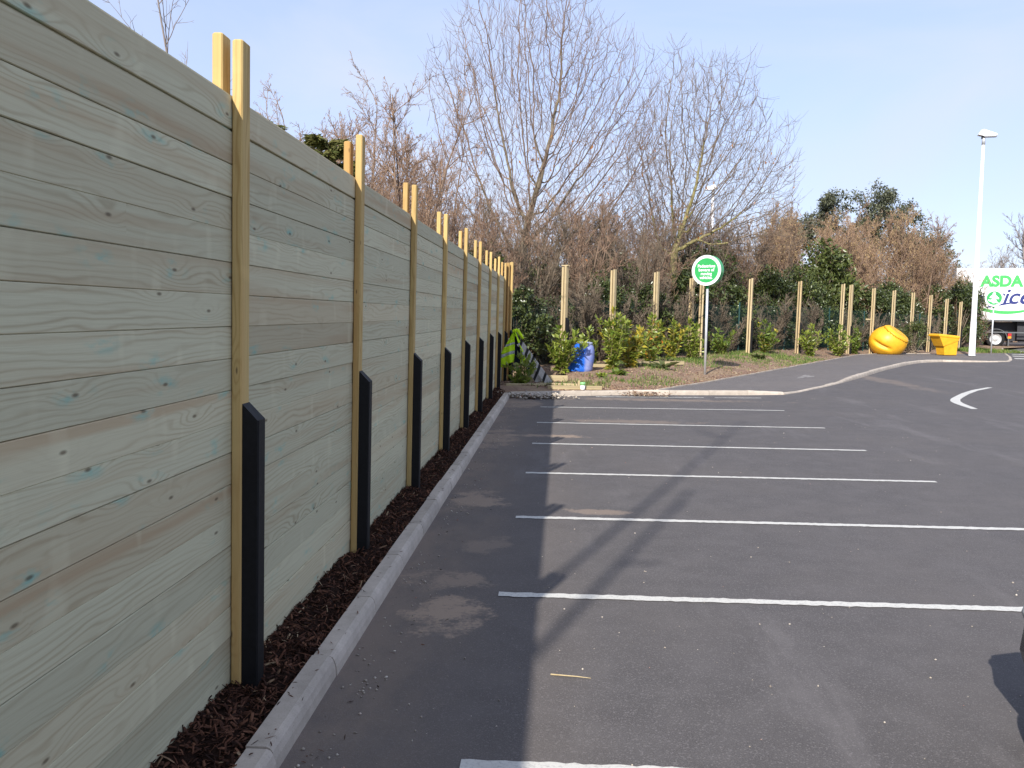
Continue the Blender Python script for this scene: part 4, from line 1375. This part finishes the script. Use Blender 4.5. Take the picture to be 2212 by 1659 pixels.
# ------------------------------------------------------------------ lamp columns
LAMPW = plain('white_painted_steel', (.82, .82, .83), .4, .5, .03)
GLASS = plain('lamp_glass', (.35, .36, .38), .15, .6, .05)
DARKM = plain('dark_metal', (.03, .03, .035), .5, .4, .2)
def lamp(loc, h, rz, label, r0=.135, r1=.065):
    e = empty('lamp_column', loc, rz)
    tag(e, label, 'lamp post', 'white lamp columns')
    MB().lathe([(r0 * 1.25, 0), (r0 * 1.25, .03), (r0 * 1.08, .04), (r0 * 1.02, 1.6), (r0 * .93, 1.7), (r1, h)], 16).build('column', LAMPW, e, True)
    MB().box(-.06, .06, -r0 * 1.1, -r0 * .6, .5, 1.05).build('access_door', LAMPW, e)
    MB().lathe([(r1 * 1.2, h - .32), (r1 * 1.25, h - .05), (r1 * .8, h + .02)], 14).build('bracket', STEEL, e, True)
    prof = [(-.22, .02), (-.10, .23), (.02, .27), (.56, .06), (.62, -.02), (.52, -.06), (.06, -.06)]
    w = .17
    k = len(prof)
    v = [(x, -w, z) for x, z in prof] + [(x, w, z) for x, z in prof]
    fs = [(i, (i + 1) % k, k + (i + 1) % k, k + i) for i in range(k)] + [tuple(range(k - 1, -1, -1)), tuple(range(k, 2 * k))]
    hd = MB().add(v, [tuple(reversed(f)) for f in fs]).build('lamp_head', LAMPW, e, loc=(-.05, 0, h + .12))
    bevel(hd, .02)
    MB().box(.04, .60, -w * .9, w * .9, -.085, -.061).build('lamp_glass', GLASS, hd)
    MB().box(-.05, .08, -.06, .06, -.16, .0).build('hinge', DARKM, hd)
    return e
lamp((19.9, 43.55, .09), 10.35, R(-12), 'tall tapered white lamp column on the footway beside the yellow hopper')
lamp((10.0, 60.0, 0), 10.2, R(168), 'far white lamp column glimpsed through the mossy bare tree', .13, .09)

# ------------------------------------------------------------------ yellow grit bins
YEL = plain('yellow_plastic', (.76, .39, .02), .45, .4, .13, 3.5)
def globe():
    e = tag(empty('grit_bin', (15.95, 43.7, .1), R(-8)), 'big squashed yellow globe-shaped bin with a dent, lying by the hedge', 'grit bin', 'yellow grit bins')
    import bmesh
    bm = bmesh.new()
    bmesh.ops.create_icosphere(bm, subdivisions=5, radius=1)
    ax = Vector((.60, -.26, .76)).normalized()       # axis of the lid
    lid_faces = []
    for v in bm.verts:
        p = v.co.copy()
        q = p.normalized()
        c = q.dot(ax)
        r = 1.0 + .05 * smooth01(.3, .5, c) * 0
        # ledge under the lid, and a flatter top
        if c > .60:
            r += .025
        if c > .60:
            r = min(r, .80 / c)
        # scooped dent low at the front left
        u = Vector((-.47, -.86, -.24)).normalized()
        s = Vector((.80, -.42, -.42)).normalized()
        w = u.cross(s)
        a, b = q.dot(s), q.dot(w) * 1
        if q.dot(u) > 0:
            along = max(0, 1 - (a / .66) ** 2)
            off = b + .10 * a
            r -= .19 * along * math.exp(-(off / .10) ** 2) * (1 if off > 0 else .9)
            r += .02 * along * math.exp(-((off + .2) / .12) ** 2)
        x, y, z = q.x * .88 * r, q.y * .80 * r, q.z * .78 * r
        v.co = (x, y, max(z, -.60) + .60)
    body = bpy.data.meshes.new('shell')
    lidm = bpy.data.meshes.new('lid')
    bm2 = bm.copy()
    for b, keep in ((bm, False), (bm2, True)):
        dl = []
        for f in b.faces:
            c = f.calc_center_median()
            q = Vector((c.x / .88, c.y / .80, (c.z - .60) / .78)).normalized()
            if (q.dot(ax) > .60) != keep:
                dl.append(f)
        bmesh.ops.delete(b, geom=dl, context='FACES')
    for v in bm2.verts:
        v.co += ax * .022
    bm.to_mesh(body); bm2.to_mesh(lidm)
    for m, n in ((body, 'shell'), (lidm, 'lid')):
        m.materials.append(YEL)
        m.polygons.foreach_set('use_smooth', np.ones(len(m.polygons), bool))
        o = link(n, m, e)
        sd = o.modifiers.new('solid', 'SOLIDIFY')
        sd.thickness = .03
        sd.offset = -1
    # moulded recess panel on the lid
    pn = MB().lathe([(.30, 0), (.29, .03), (.24, .035), (.22, .012), (0.01, .012)], 24)
    c = Vector((ax.x * .88 * .80, ax.y * .80 * .80, ax.z * .78 * .80 + .60)) + ax * .02
    o = pn.build('lid_panel', YEL, e, True)
    o.matrix_local = Matrix.Translation(c) @ ax.to_track_quat('Z', 'Y').to_matrix().to_4x4() @ Matrix.Diagonal((.95, .7, .6, 1))
globe()
def hopper():
    e = tag(empty('grit_bin', (18.72, 43.65, .1), R(14)), 'yellow hopper-shaped grit bin with an overhanging front, beside the white lamp column', 'grit bin', 'yellow grit bins')
    def loft(sec):
        v = []
        for x0, x1, y0, y1, z0, z1 in sec:
            v += [(x0, y0, z0), (x1, y0, z1), (x1, y1, z1), (x0, y1, z0)]
        fs = [(3, 2, 1, 0), tuple(range(len(v) - 4, len(v)))]
        for k in range(len(sec) - 1):
            fs += [(4 * k + i, 4 * k + (i + 1) % 4, 4 * k + 4 + (i + 1) % 4, 4 * k + 4 + i) for i in range(4)]
        return MB().add(v, fs)
    b = loft([(-.30, .36, -.30, .30, 0, 0), (-.37, .39, -.34, .34, .52, .66), (-.37, .39, -.34, .34, .60, .70)]).build('bin_body', YEL, e)
    bevel(b, .03, 3)
    s = loft([(-.42, .405, -.365, .365, .42, .70), (-.66, .415, -.39, .39, .90, .86)]).build('hopper_skirt', YEL, e)
    bevel(s, .025, 3)
    l = loft([(-.71, .42, -.41, .41, .90, .80), (-.715, .43, -.415, .415, .99, .90), (-.64, .39, -.37, .37, 1.035, .94)]).build('lid', YEL, e)
    bevel(l, .025, 3)
hopper()

# ------------------------------------------------------------------ corner clutter
def barrel():
    k = NT('faded_blue_plastic', .5, .4)
    co = k.coord()
    sep = k.n('SeparateXYZ')
    k.l(co, sep.inputs[0])
    f = k.noise(co, 4.5, 6, .65)
    fade = k.math('ADD', k.ramp(k.math('MULTIPLY_ADD', sep.outputs['X'], 2.2, .5), [(.42, 0.0), (.62, .55)]), k.math('MULTIPLY_ADD', f, .9, -.42), clamp=True)
    c = k.mix(k.ramp(fade, [(.15, 0.0), (.75, 1.0)]), (.012, .12, .56), (.27, .29, .47))
    c = k.mix(k.ramp(k.noise(co, 40, 4), [(.6, 0.0), (.75, .4)]), c, (.45, .38, .33))
    k.color(c)
    e = tag(empty('plastic_barrel', (.60, 23.6, bedz(.6, 23.6) - .02), R(6)), 'dented blue plastic barrel faded on one side, leaning in the bed', 'barrel')
    prof = [(.27, 0), (.285, .02), (.30, .10), (.292, .13), (.298, .16), (.305, .30), (.305, .42), (.297, .45), (.30, .48), (.285, .60), (.25, .70), (.20, .745)]
    nn = 48
    mb = MB()
    vs = []
    for r, z in prof:
        for i in range(nn):
            t = 2 * math.pi * i / nn
            d = abs((t - math.radians(285) + math.pi) % (2 * math.pi) - math.pi)
            rr = r * (1 - .07 * math.exp(-(d / .2) ** 2) * smooth01(.05, .3, z))
            vs.append((rr * math.cos(t) - .16 * (1 - z / .75) ** 2 * (1 if math.cos(t) < 0 else .25), rr * math.sin(t), z))
    fs = []
    for q in range(len(prof) - 1):
        fs += [(q * nn + i, q * nn + (i + 1) % nn, (q + 1) * nn + (i + 1) % nn, (q + 1) * nn + i) for i in range(nn)]
    fs += [tuple(range(nn - 1, -1, -1)), tuple((len(prof) - 1) * nn + i for i in range(nn))]
    mb.add(vs, fs).build('drum', k.m, e, True)
    MB().lathe([(.205, .735), (.222, .745), (.222, .79), (.205, .80), (.19, .79), (.19, .765), (.02, .76)], 32).build('rim', plain('pale_rim', (.36, .40, .52), .5, .4), e, True)
    MB().lathe([(.02, 0), (.026, .01), (.026, .03), (.018, .035)], 12).xf(Matrix.Translation((-.045, -.262, .52)) @ Matrix.Rotation(R(90), 4, 'X')).build('bung', DARKM, e)
    e.rotation_euler.y = R(3)
barrel()

HIV = plain('high_visibility_fabric', (.60, .88, .03), .8, .15, .1, 10)
REF = plain('reflective_tape', (.45, .46, .47), .4, .5, .1)
NAVY = plain('navy_fabric', (.012, .014, .03), .9, .1, .2)
def vest():
    e = tag(empty('safety_vest', (-1.12, 21.62, .15)), 'yellow high visibility vest with grey bands hung on the fence corner', 'vest')
    NU, NV = 22, 30
    def pt(u, v):
        # u across, v from hem (0) to collar (1); hangs from one point, gathers at the top
        w = .06 + .27 * (1 - v) ** .75 + .05 * math.sin(v * 5)
        x = (u - .5) * 2 * w - .02 + .10 * v * 0 - .07 * (1 - v)
        y = .055 * math.sin(u * 11 + v * 2) * (1.0 - .3 * v) + .03 * math.sin(u * 23 + v * 6)
        z = .38 + .86 * v - .05 * math.cos(u * 6.0) * (1 - v) - .13 * (1 - v) * max(0, u - .0)* 0 + .12 * (1 - v) * (u - .3)
        return (x, y - .02 * v, z)
    mb = MB()
    vs = [pt(i / NU, j / NV) for j in range(NV + 1) for i in range(NU + 1)]
    fs, mi = [], []
    for j in range(NV):
        for i in range(NU):
            u, v = (i + .5) / NU, (j + .5) / NV
            m = 0
            if .26 < v < .36 or .56 < v < .65:
                m = 1
            if .60 < u < .80 and v < .82:
                m = 2
            fs.append((j * (NU + 1) + i, j * (NU + 1) + i + 1, (j + 1) * (NU + 1) + i + 1, (j + 1) * (NU + 1) + i)); mi.append(m)
    for m, nm, mat in ((0, 'fabric', HIV), (1, 'reflective_bands', REF), (2, 'dark_lining', NAVY)):
        sel = [f for f, k in zip(fs, mi) if k == m]
        ids = sorted({i for f in sel for i in f})
        mp = {a: b for b, a in enumerate(ids)}
        o = MB().add([vs[i] for i in ids], [tuple(mp[i] for i in f) for f in sel]).build(nm, mat, e, True)
        sd = o.modifiers.new('solid', 'SOLIDIFY')
        sd.thickness = .006
    cl = MB().tube((-.06, -.03, 1.22), (.05, -.05, 1.27), .045, .035, 10).tube((.05, -.05, 1.27), (.20, -.06, 1.05), .04, .03, 10).build('rolled_collar', HIV, e, True)
vest()
BWH = plain('dirty_white_board', (.50, .48, .45), .6, .3, .25, 14)
BBK = plain('black_stripe', (.02, .02, .022), .6, .3)
def barrier(loc, rz, lean, L, label, n=5):
    e = tag(empty('barrier_board', loc, rz), label, 'barrier board', 'striped barrier boards')
    e.rotation_euler = (0, lean, rz)
    MB().cbox(-.085, .085, 0, .022, 0, L, .004).build('plank', BWH, e)
    for i in range(n):
        z = .10 + i * L / n
        MB().add([(-.0855, -.003, z), (.0855, -.003, z + .12), (.0855, -.003, z + .20), (-.0855, -.003, z + .08), (-.0855, .004, z), (.0855, .004, z + .12), (.0855, .004, z + .20), (-.0855, .004, z + .08)],
                 [(3, 2, 1, 0), (4, 5, 6, 7), (0, 1, 5, 4), (1, 2, 6, 5), (2, 3, 7, 6), (3, 0, 4, 7)]).build('stripe', BBK, e)
    return e
barrier((-.26, 21.55, .1), R(0), R(-37), 1.25, 'right one of two black and white striped boards leaning beside the vest')
barrier((-.50, 21.72, .1), R(6), R(-33), 1.35, 'left one of two black and white striped boards leaning beside the vest')
def plank(loc, rz, L, w, t, label, rx=0.0, mat='plank'):
    o = MB().box(-w / 2, w / 2, 0, L, 0, t).build('timber_plank', M[mat], loc=loc)
    bevel(o, .004, 1)
    o.rotation_euler = (rx, 0, rz)
    tag(o, label, 'plank', 'loose planks on the bed')
plank((-.28, 20.0, .098), R(-86), 1.25, .07, .085, 'pale timber length lying on the kerb behind the paint tub')
plank((-1.28, 20.75, .10), R(-84), .95, .16, .05, 'flat timber board lying at the foot of the vest and laurel')
plank((-.52, 21.05, .11), R(-96), .95, .09, .05, 'thin board on the ground under the striped boards')
plank((-1.05, 22.05, .10), R(-85), 1.25, .04, .17, 'dark damp board on edge behind the striped boards')
plank((.75, 24.9, bedz(.9, 25) + .0), R(-74), 1.1, .05, .09, 'short board on edge between the blue barrel and the tallest laurel')
plank((2.0, 25.9, bedz(2.3, 26) + .0), R(-66), 1.9, .05, .10, 'long board on edge behind the dock plant')
stub = MB().cbox(-.022, .022, -.022, .022, 0, .20, .003).build('wooden_stake', M['oldpost'], loc=(.44, 20.22, .09))
tag(stub, 'short wooden stake standing behind the green and white tub', 'stake')
tub = tag(empty('paint_tub', (.52, 19.95, .104)), 'small white tub with a green top standing on the kerb', 'tub')
MB().lathe([(.052, 0), (.055, .005), (.058, .11)], 20).build('tub_body', WHITE, tub, True)
MB().lathe([(.06, .10), (.061, .165), (.055, .17), (.01, .17)], 20).build('green_top', plain('pale_green_plastic', (.25, .55, .22), .4, .4), tub, True)
tw = MB().tube((0, 0, .008), (.13, -.02, .010), .004, .003, 6).tube((.13, -.02, .010), (.20, -.028, .007), .003, .0015, 6).build('fallen_twig', M['oldpost'], loc=(-.02, 4.25, 0))
tag(tw, 'pale broken twig lying on the tarmac in the foreground', 'twig')

# ------------------------------------------------------------------ lorry
TRW = plain('trailer_white', (.82, .82, .82), .35, .5, .03, 2)
TG_ = plain('trailer_green', (.06, .42, .10), .4, .4, .05)
TB_ = plain('trailer_blue', (.02, .03, .16), .4, .4, .05)
TYRE = plain('tyre_rubber', (.02, .02, .02), .8, .2, .2)
GREYP = plain('grey_plastic', (.11, .115, .12), .6, .3, .1)
RED = plain('red_lens', (.55, .02, .02), .3, .5)
AMB = plain('amber_lens', (.75, .30, .02), .3, .5)
lor = tag(empty('lorry', (26.75, 61.4, 0), R(-17)), 'white articulated lorry with green and blue lettering, half hidden by the hedge', 'lorry')
K = 1.2
tr = MB().box(0, 13.6 * K, 0, 2.5 * K, 1.84, 5.30).build('trailer_body', TRW, lor)
bevel(tr, .06, 2)
MB().box(-.01, 13.6 * K, -.02, .03, 1.76, 1.84).build('side_rail', GREYP, tr)
for i in range(1, 10):
    MB().box(i * 1.63 - .006, i * 1.63 + .006, -.004, .004, 1.86, 5.28).build('panel_joint', WHITE, tr)
text('ASDA', .98, TG_, tr, (2.75, -.012, 4.40), (R(90), 0, 0), bold=.05, sx=.98)
text('p', 1.95, TB_, tr, (1.2, -.012, 3.22), (R(90), 0, 0), bold=.02, shear=.3, sx=.95)
text('rice', 1.45, TB_, tr, (3.35, -.012, 3.38), (R(90), 0, 0), bold=.02, shear=.3, sx=1.0)
def arc(name, pts, w0, w1, mat):
    v = []
    k = len(pts)
    for i, (x, z) in enumerate(pts):
        a = pts[max(0, i - 1)]; b = pts[min(k - 1, i + 1)]
        d = Vector((b[0] - a[0], 0, b[1] - a[1])).normalized()
        nn_ = Vector((-d.z, 0, d.x))
        w = (w0 + (w1 - w0) * i / (k - 1)) * (.25 + .75 * math.sin(math.pi * min(1, .12 + i / (k - 1))))
        for s in (-.5, .5):
            v.append(Vector((x, -.008, z)) + nn_ * (w * s))
    MB().add(v, [(2 * i, 2 * i + 2, 2 * i + 3, 2 * i + 1) for i in range(k - 1)]).build(name, mat, tr)
arc('green_swoosh', [(.6 + 5.2 * t, 2.98 - .68 * math.sin(math.pi * (t * .92 + .04)) + .1 * t) for t in [i / 24 for i in range(25)]], .22, .22, TG_)
arc('blue_underline', [(1.9 + 2.7 * t, 2.68 + .42 * math.sin(t * 1.5)) for t in [i / 14 for i in range(15)]], .16, .05, TB_)
def wheel(x, y, nm='wheel'):
    w = empty(nm, (x, y, .56))
    w.parent = lor
    rot = Matrix.Rotation(R(90), 4, 'X')
    MB().lathe([(.36, -.16), (.52, -.16), (.56, -.11), (.56, .11), (.52, .16), (.36, .16)], 36, cap=False).xf(rot).build('tyre', TYRE, w, True)
    MB().lathe([(.37, .10), (.37, .15), (.345, .155), (.32, .09), (.20, .02), (.15, .06), (.13, .11), (.02, .11)], 32, cap=False).xf(rot).build('rim', STEEL, w, True)
for x in (2.6, 11.2, 12.7, 14.2):
    for y in (.30, 2.65):
        wheel(x, y)
mg = MB()
for i in range(12):
    t0, t1 = math.pi * (.02 + .96 * i / 12), math.pi * (.02 + .96 * (i + 1) / 12)
    p = lambda t, r: (2.6 + r * math.cos(t), .56 + r * math.sin(t))
    (a, b), (c, d) = p(t0, .70), p(t1, .70)
    (e_, f_), (g_, h_) = p(t0, .66), p(t1, .66)
    mg.add([(a, .02, b), (c, .02, d), (g_, .02, h_), (e_, .02, f_), (a, .62, b), (c, .62, d), (g_, .62, h_), (e_, .62, f_)], [(0, 1, 2, 3), (7, 6, 5, 4), (0, 4, 5, 1), (2, 6, 7, 3)])
mg.build('mudguard', GREYP, lor)
MB().box(3.32, 3.38, .05, .62, .12, 1.0).build('mud_flap', GREYP, lor)
MB().box(3.385, 3.40, .08, .58, .72, .92).build('tail_lamp', RED, lor)
MB().box(3.30, 3.50, .018, .05, .78, .95).build('tail_lamp', RED, lor)
MB().box(3.30, 3.50, .018, .05, .62, .76).build('indicator', AMB, lor)
MB().box(-2.2, 3.4, .75, 1.0, .75, 1.1).box(-2.2, 3.4, 1.95, 2.2, .75, 1.1).box(2.4, 2.8, .4, 2.6, .5, .62).build('chassis', DARKM, lor)
MB().box(-2.0, 6.4, 1.15, 1.8, .42, 1.70).box(3.9, 9.6, .45, .55, .55, 1.45).build('underbody_shade_fill', DARKM, lor)  # added dark boxes: a skirt, and filler standing in for shade under the trailer
MB().box(6.0, 6.2, .35, .5, .05, 1.76).box(6.0, 6.2, 2.4, 2.55, .05, 1.76).build('landing_leg', DARKM, lor)
MB().box(3.9, 16.2, .6, .8, 1.35, 1.76).box(3.9, 16.2, 2.2, 2.4, 1.35, 1.76).build('trailer_frame', DARKM, lor)
MB().box(-1.4, .9, .05, .6, .55, 1.15).build('fuel_tank', STEEL, lor)
MB().box(.8, 4.6, .0, .02, .98, 1.06).build('side_marker_bar', GREYP, lor)
cabp = [(-3.6, .5), (-3.6, 1.7), (-3.35, 2.9), (-2.9, 3.9), (-1.3, 4.3), (-1.3, .9), (-1.9, .5)]
k = len(cabp)
cb_ = MB().add([(x, .0, z) for x, z in cabp] + [(x, 2.9, z) for x, z in cabp], [(i, (i + 1) % k, k + (i + 1) % k, k + i) for i in range(k)] + [tuple(range(k - 1, -1, -1)), tuple(range(k, 2 * k))]).build('cab', TRW, lor)
bevel(cb_, .08, 3)
MB().add([(-3.25, -.01, 1.9), (-2.1, -.01, 1.9), (-2.1, -.01, 2.8), (-3.0, -.01, 2.8)], [(0, 1, 2, 3)]).build('side_window', GLASS, cb_)
wheel(-2.7, .3)
wheel(-2.7, 2.65)

# ------------------------------------------------------------------ parked car beside the photographer (its shadow falls into view)
CARP = plain('dark_car_paint', (.02, .022, .03), .25, .6, .05)
CGL = plain('car_glass', (.01, .012, .014), .08, .8, .02)
car = tag(empty('parked_car', (1.895, 3.88, 0), R(-90)), 'dark hatchback parked beside the camera, its shadow falling on the tarmac at right', 'car')
secs = [  # x, half width at sill, half width at top, z bottom, z shoulder, z top, half width at roof
    (.0, .62, .60, .30, .52, .60), (.12, .76, .72, .22, .58, .70), (.45, .82, .78, .20, .66, .80), (1.05, .84, .80, .20, .74, .90), (1.35, .85, .76, .20, .80, .98),
    (1.95, .85, .66, .20, .84, 1.33), (2.3, .85, .63, .20, .86, 1.41), (3.0, .85, .62, .20, .87, 1.42), (3.55, .84, .61, .22, .88, 1.34), (3.95, .80, .62, .28, .86, 1.00), (4.05, .72, .62, .34, .80, .86)]
vs = []
for x, a, b, z0, z1, z2 in secs:
    vs += [(x, -a * .92, z0), (x, -a, (z0 + z1) / 2), (x, -a * .97, z1), (x, -b, z2 - .04), (x, -b * .8, z2), (x, b * .8, z2), (x, b, z2 - .04), (x, a * .97, z1), (x, a, (z0 + z1) / 2), (x, a * .92, z0)]
fs = []
for q in range(len(secs) - 1):
    fs += [(q * 10 + i, q * 10 + (i + 1) % 10, q * 10 + 10 + (i + 1) % 10, q * 10 + 10 + i) for i in range(10)]
fs += [tuple(range(9, -1, -1)), tuple((len(secs) - 1) * 10 + i for i in range(10))]
cbody = MB().add([(x, y + .85, z) for x, y, z in vs], [tuple(reversed(f)) for f in fs]).build('body', CARP, car, True)
for s in (-1, 1):
    yy = lambda o: .85 + s * o
    MB().add([(1.55, yy(.79), .90), (2.45, yy(.835), .92), (2.45, yy(.68), 1.33), (2.02, yy(.70), 1.28)], [(0, 1, 2, 3)]).build('side_window', CGL, car)
    MB().add([(2.52, yy(.835), .92), (3.5, yy(.82), .93), (3.3, yy(.68), 1.31), (2.52, yy(.68), 1.34)], [(0, 1, 2, 3)]).build('side_window', CGL, car)
    MB().lathe([(.01, 0), (.11, 0), (.12, .03), (.06, .06), (.01, .07)], 16).xf(Matrix.Translation((.10, yy(.58), .55)) @ Matrix.Rotation(R(-90), 4, 'Y') @ Matrix.Diagonal((.7, 1.3, 1, 1))).build('headlight', GLASS, car, True)
    MB().box(1.45, 1.62, min(yy(.86), yy(1.02)), max(yy(.86), yy(1.02)), .90, 1.02).build('mirror', CARP, car)
    for x in (.80, 3.25):
        w = empty('wheel', (x, yy(.76), .30))
        w.parent = car
        MB().lathe([(.19, -.10), (.28, -.10), (.30, -.07), (.30, .07), (.28, .10), (.19, .10)], 28, cap=False).xf(Matrix.Rotation(R(90), 4, 'X')).build('tyre', TYRE, w, True)
        MB().lathe([(.20, -.09), (.19, -.05), (.05, -.075), (.05, .075), (.19, .05), (.20, .09)], 24, cap=False).xf(Matrix.Rotation(R(90), 4, 'X')).build('rim', STEEL, w, True)
MB().add([(1.42, .15, 1.0), (1.42, 1.55, 1.0), (1.98, 1.45, 1.345), (1.98, .25, 1.345)], [(0, 1, 2, 3)]).build('windscreen', CGL, car)

# two-stemmed tree behind the camera: its trunks throw the long streaks over the bays
tw_spec = [dict(n=14, up=.02, jit=.003, kids=2, ang=(25, 45), ratio=.15, start=.8, taper=.35, rr=.35),
           dict(n=6, up=.05, jit=.09, kids=6, ang=(25, 50), ratio=.5, start=.2, rr=.5, rmin=.02),
           dict(n=4, up=.05, jit=.12, kids=0, ang=(25, 50), ratio=.5, rmin=.01)]
bare_tree('twin_stem_tree', (-3.55, -4.6, 0), tw_spec, 31, [((0, 0, 0), (.0, .0, 1), 13.6, .055), ((.36, -.12, 0), (.0, .0, 1), 9.4, .065)], BARK['ash'], BARK['ashtwig'],
          'bare tree with two straight stems behind the fence, casting long shadow streaks on the bays')

# ------------------------------------------------------------------ tell the hedge plants apart by what stands in front of them
LAND = [(430, 'showing over the fence'), (525, 'behind the fence corner with the vest'), (590, 'behind the blue barrel'), (637, 'behind the tallest laurel'), (680, 'behind the laurel with orange leaves'), (728, 'behind the sign to pedestrians'),
        (775, 'behind the first post right of that sign'), (822, 'behind the second post right of that sign'), (866, 'behind the two close post pairs'), (902, 'behind the yellow globe'), (931, 'behind the clipped bush'), (960, 'behind the yellow hopper'), (985, 'behind the white lamp column'), (9999, 'behind the lorry')]
ORD = ['nearest', 'second', 'third', 'fourth', 'fifth', 'sixth', 'seventh', 'eighth', 'ninth', 'tenth', 'eleventh', 'twelfth']
KIND = {'bare shrubs of the thicket': 'leafless brown hazel', 'catkin hazels of the hedge': 'hazel with tan catkins', 'ivy bushes of the undergrowth': 'dark ivy bush', 'bramble tangles': 'low bare bramble tangle',
        'evergreens in the hedge': 'green broad-leaved evergreen', 'bare trees behind the lorry': 'far bare grey tree', 'bare trees behind the thicket': 'bare grey background tree', 'shrubs behind the lorry': 'bare brown hedge shrub'}
inv = cam_o.matrix_world.inverted()
bins = {}
for o in list(COL.objects):
    if o.parent is None and o.get('group') in KIND:
        p = inv @ (o.matrix_basis @ Vector((0, 0, 1)))
        px = 512 + 1024 * (1890 / 2212) * p.x / -p.z
        lm = next(l for lim, l in LAND if px < lim)
        bins.setdefault((o['group'], lm), []).append((-p.z, o))
for (g_, lm), lst in bins.items():
    lst.sort(key=lambda t: t[0])
    for k, (d, o) in enumerate(lst):
        o['label'] = KIND[g_] + ' ' + lm + ('' if len(lst) == 1 else ', ' + ORD[min(k, 11)] + ' from the camera')
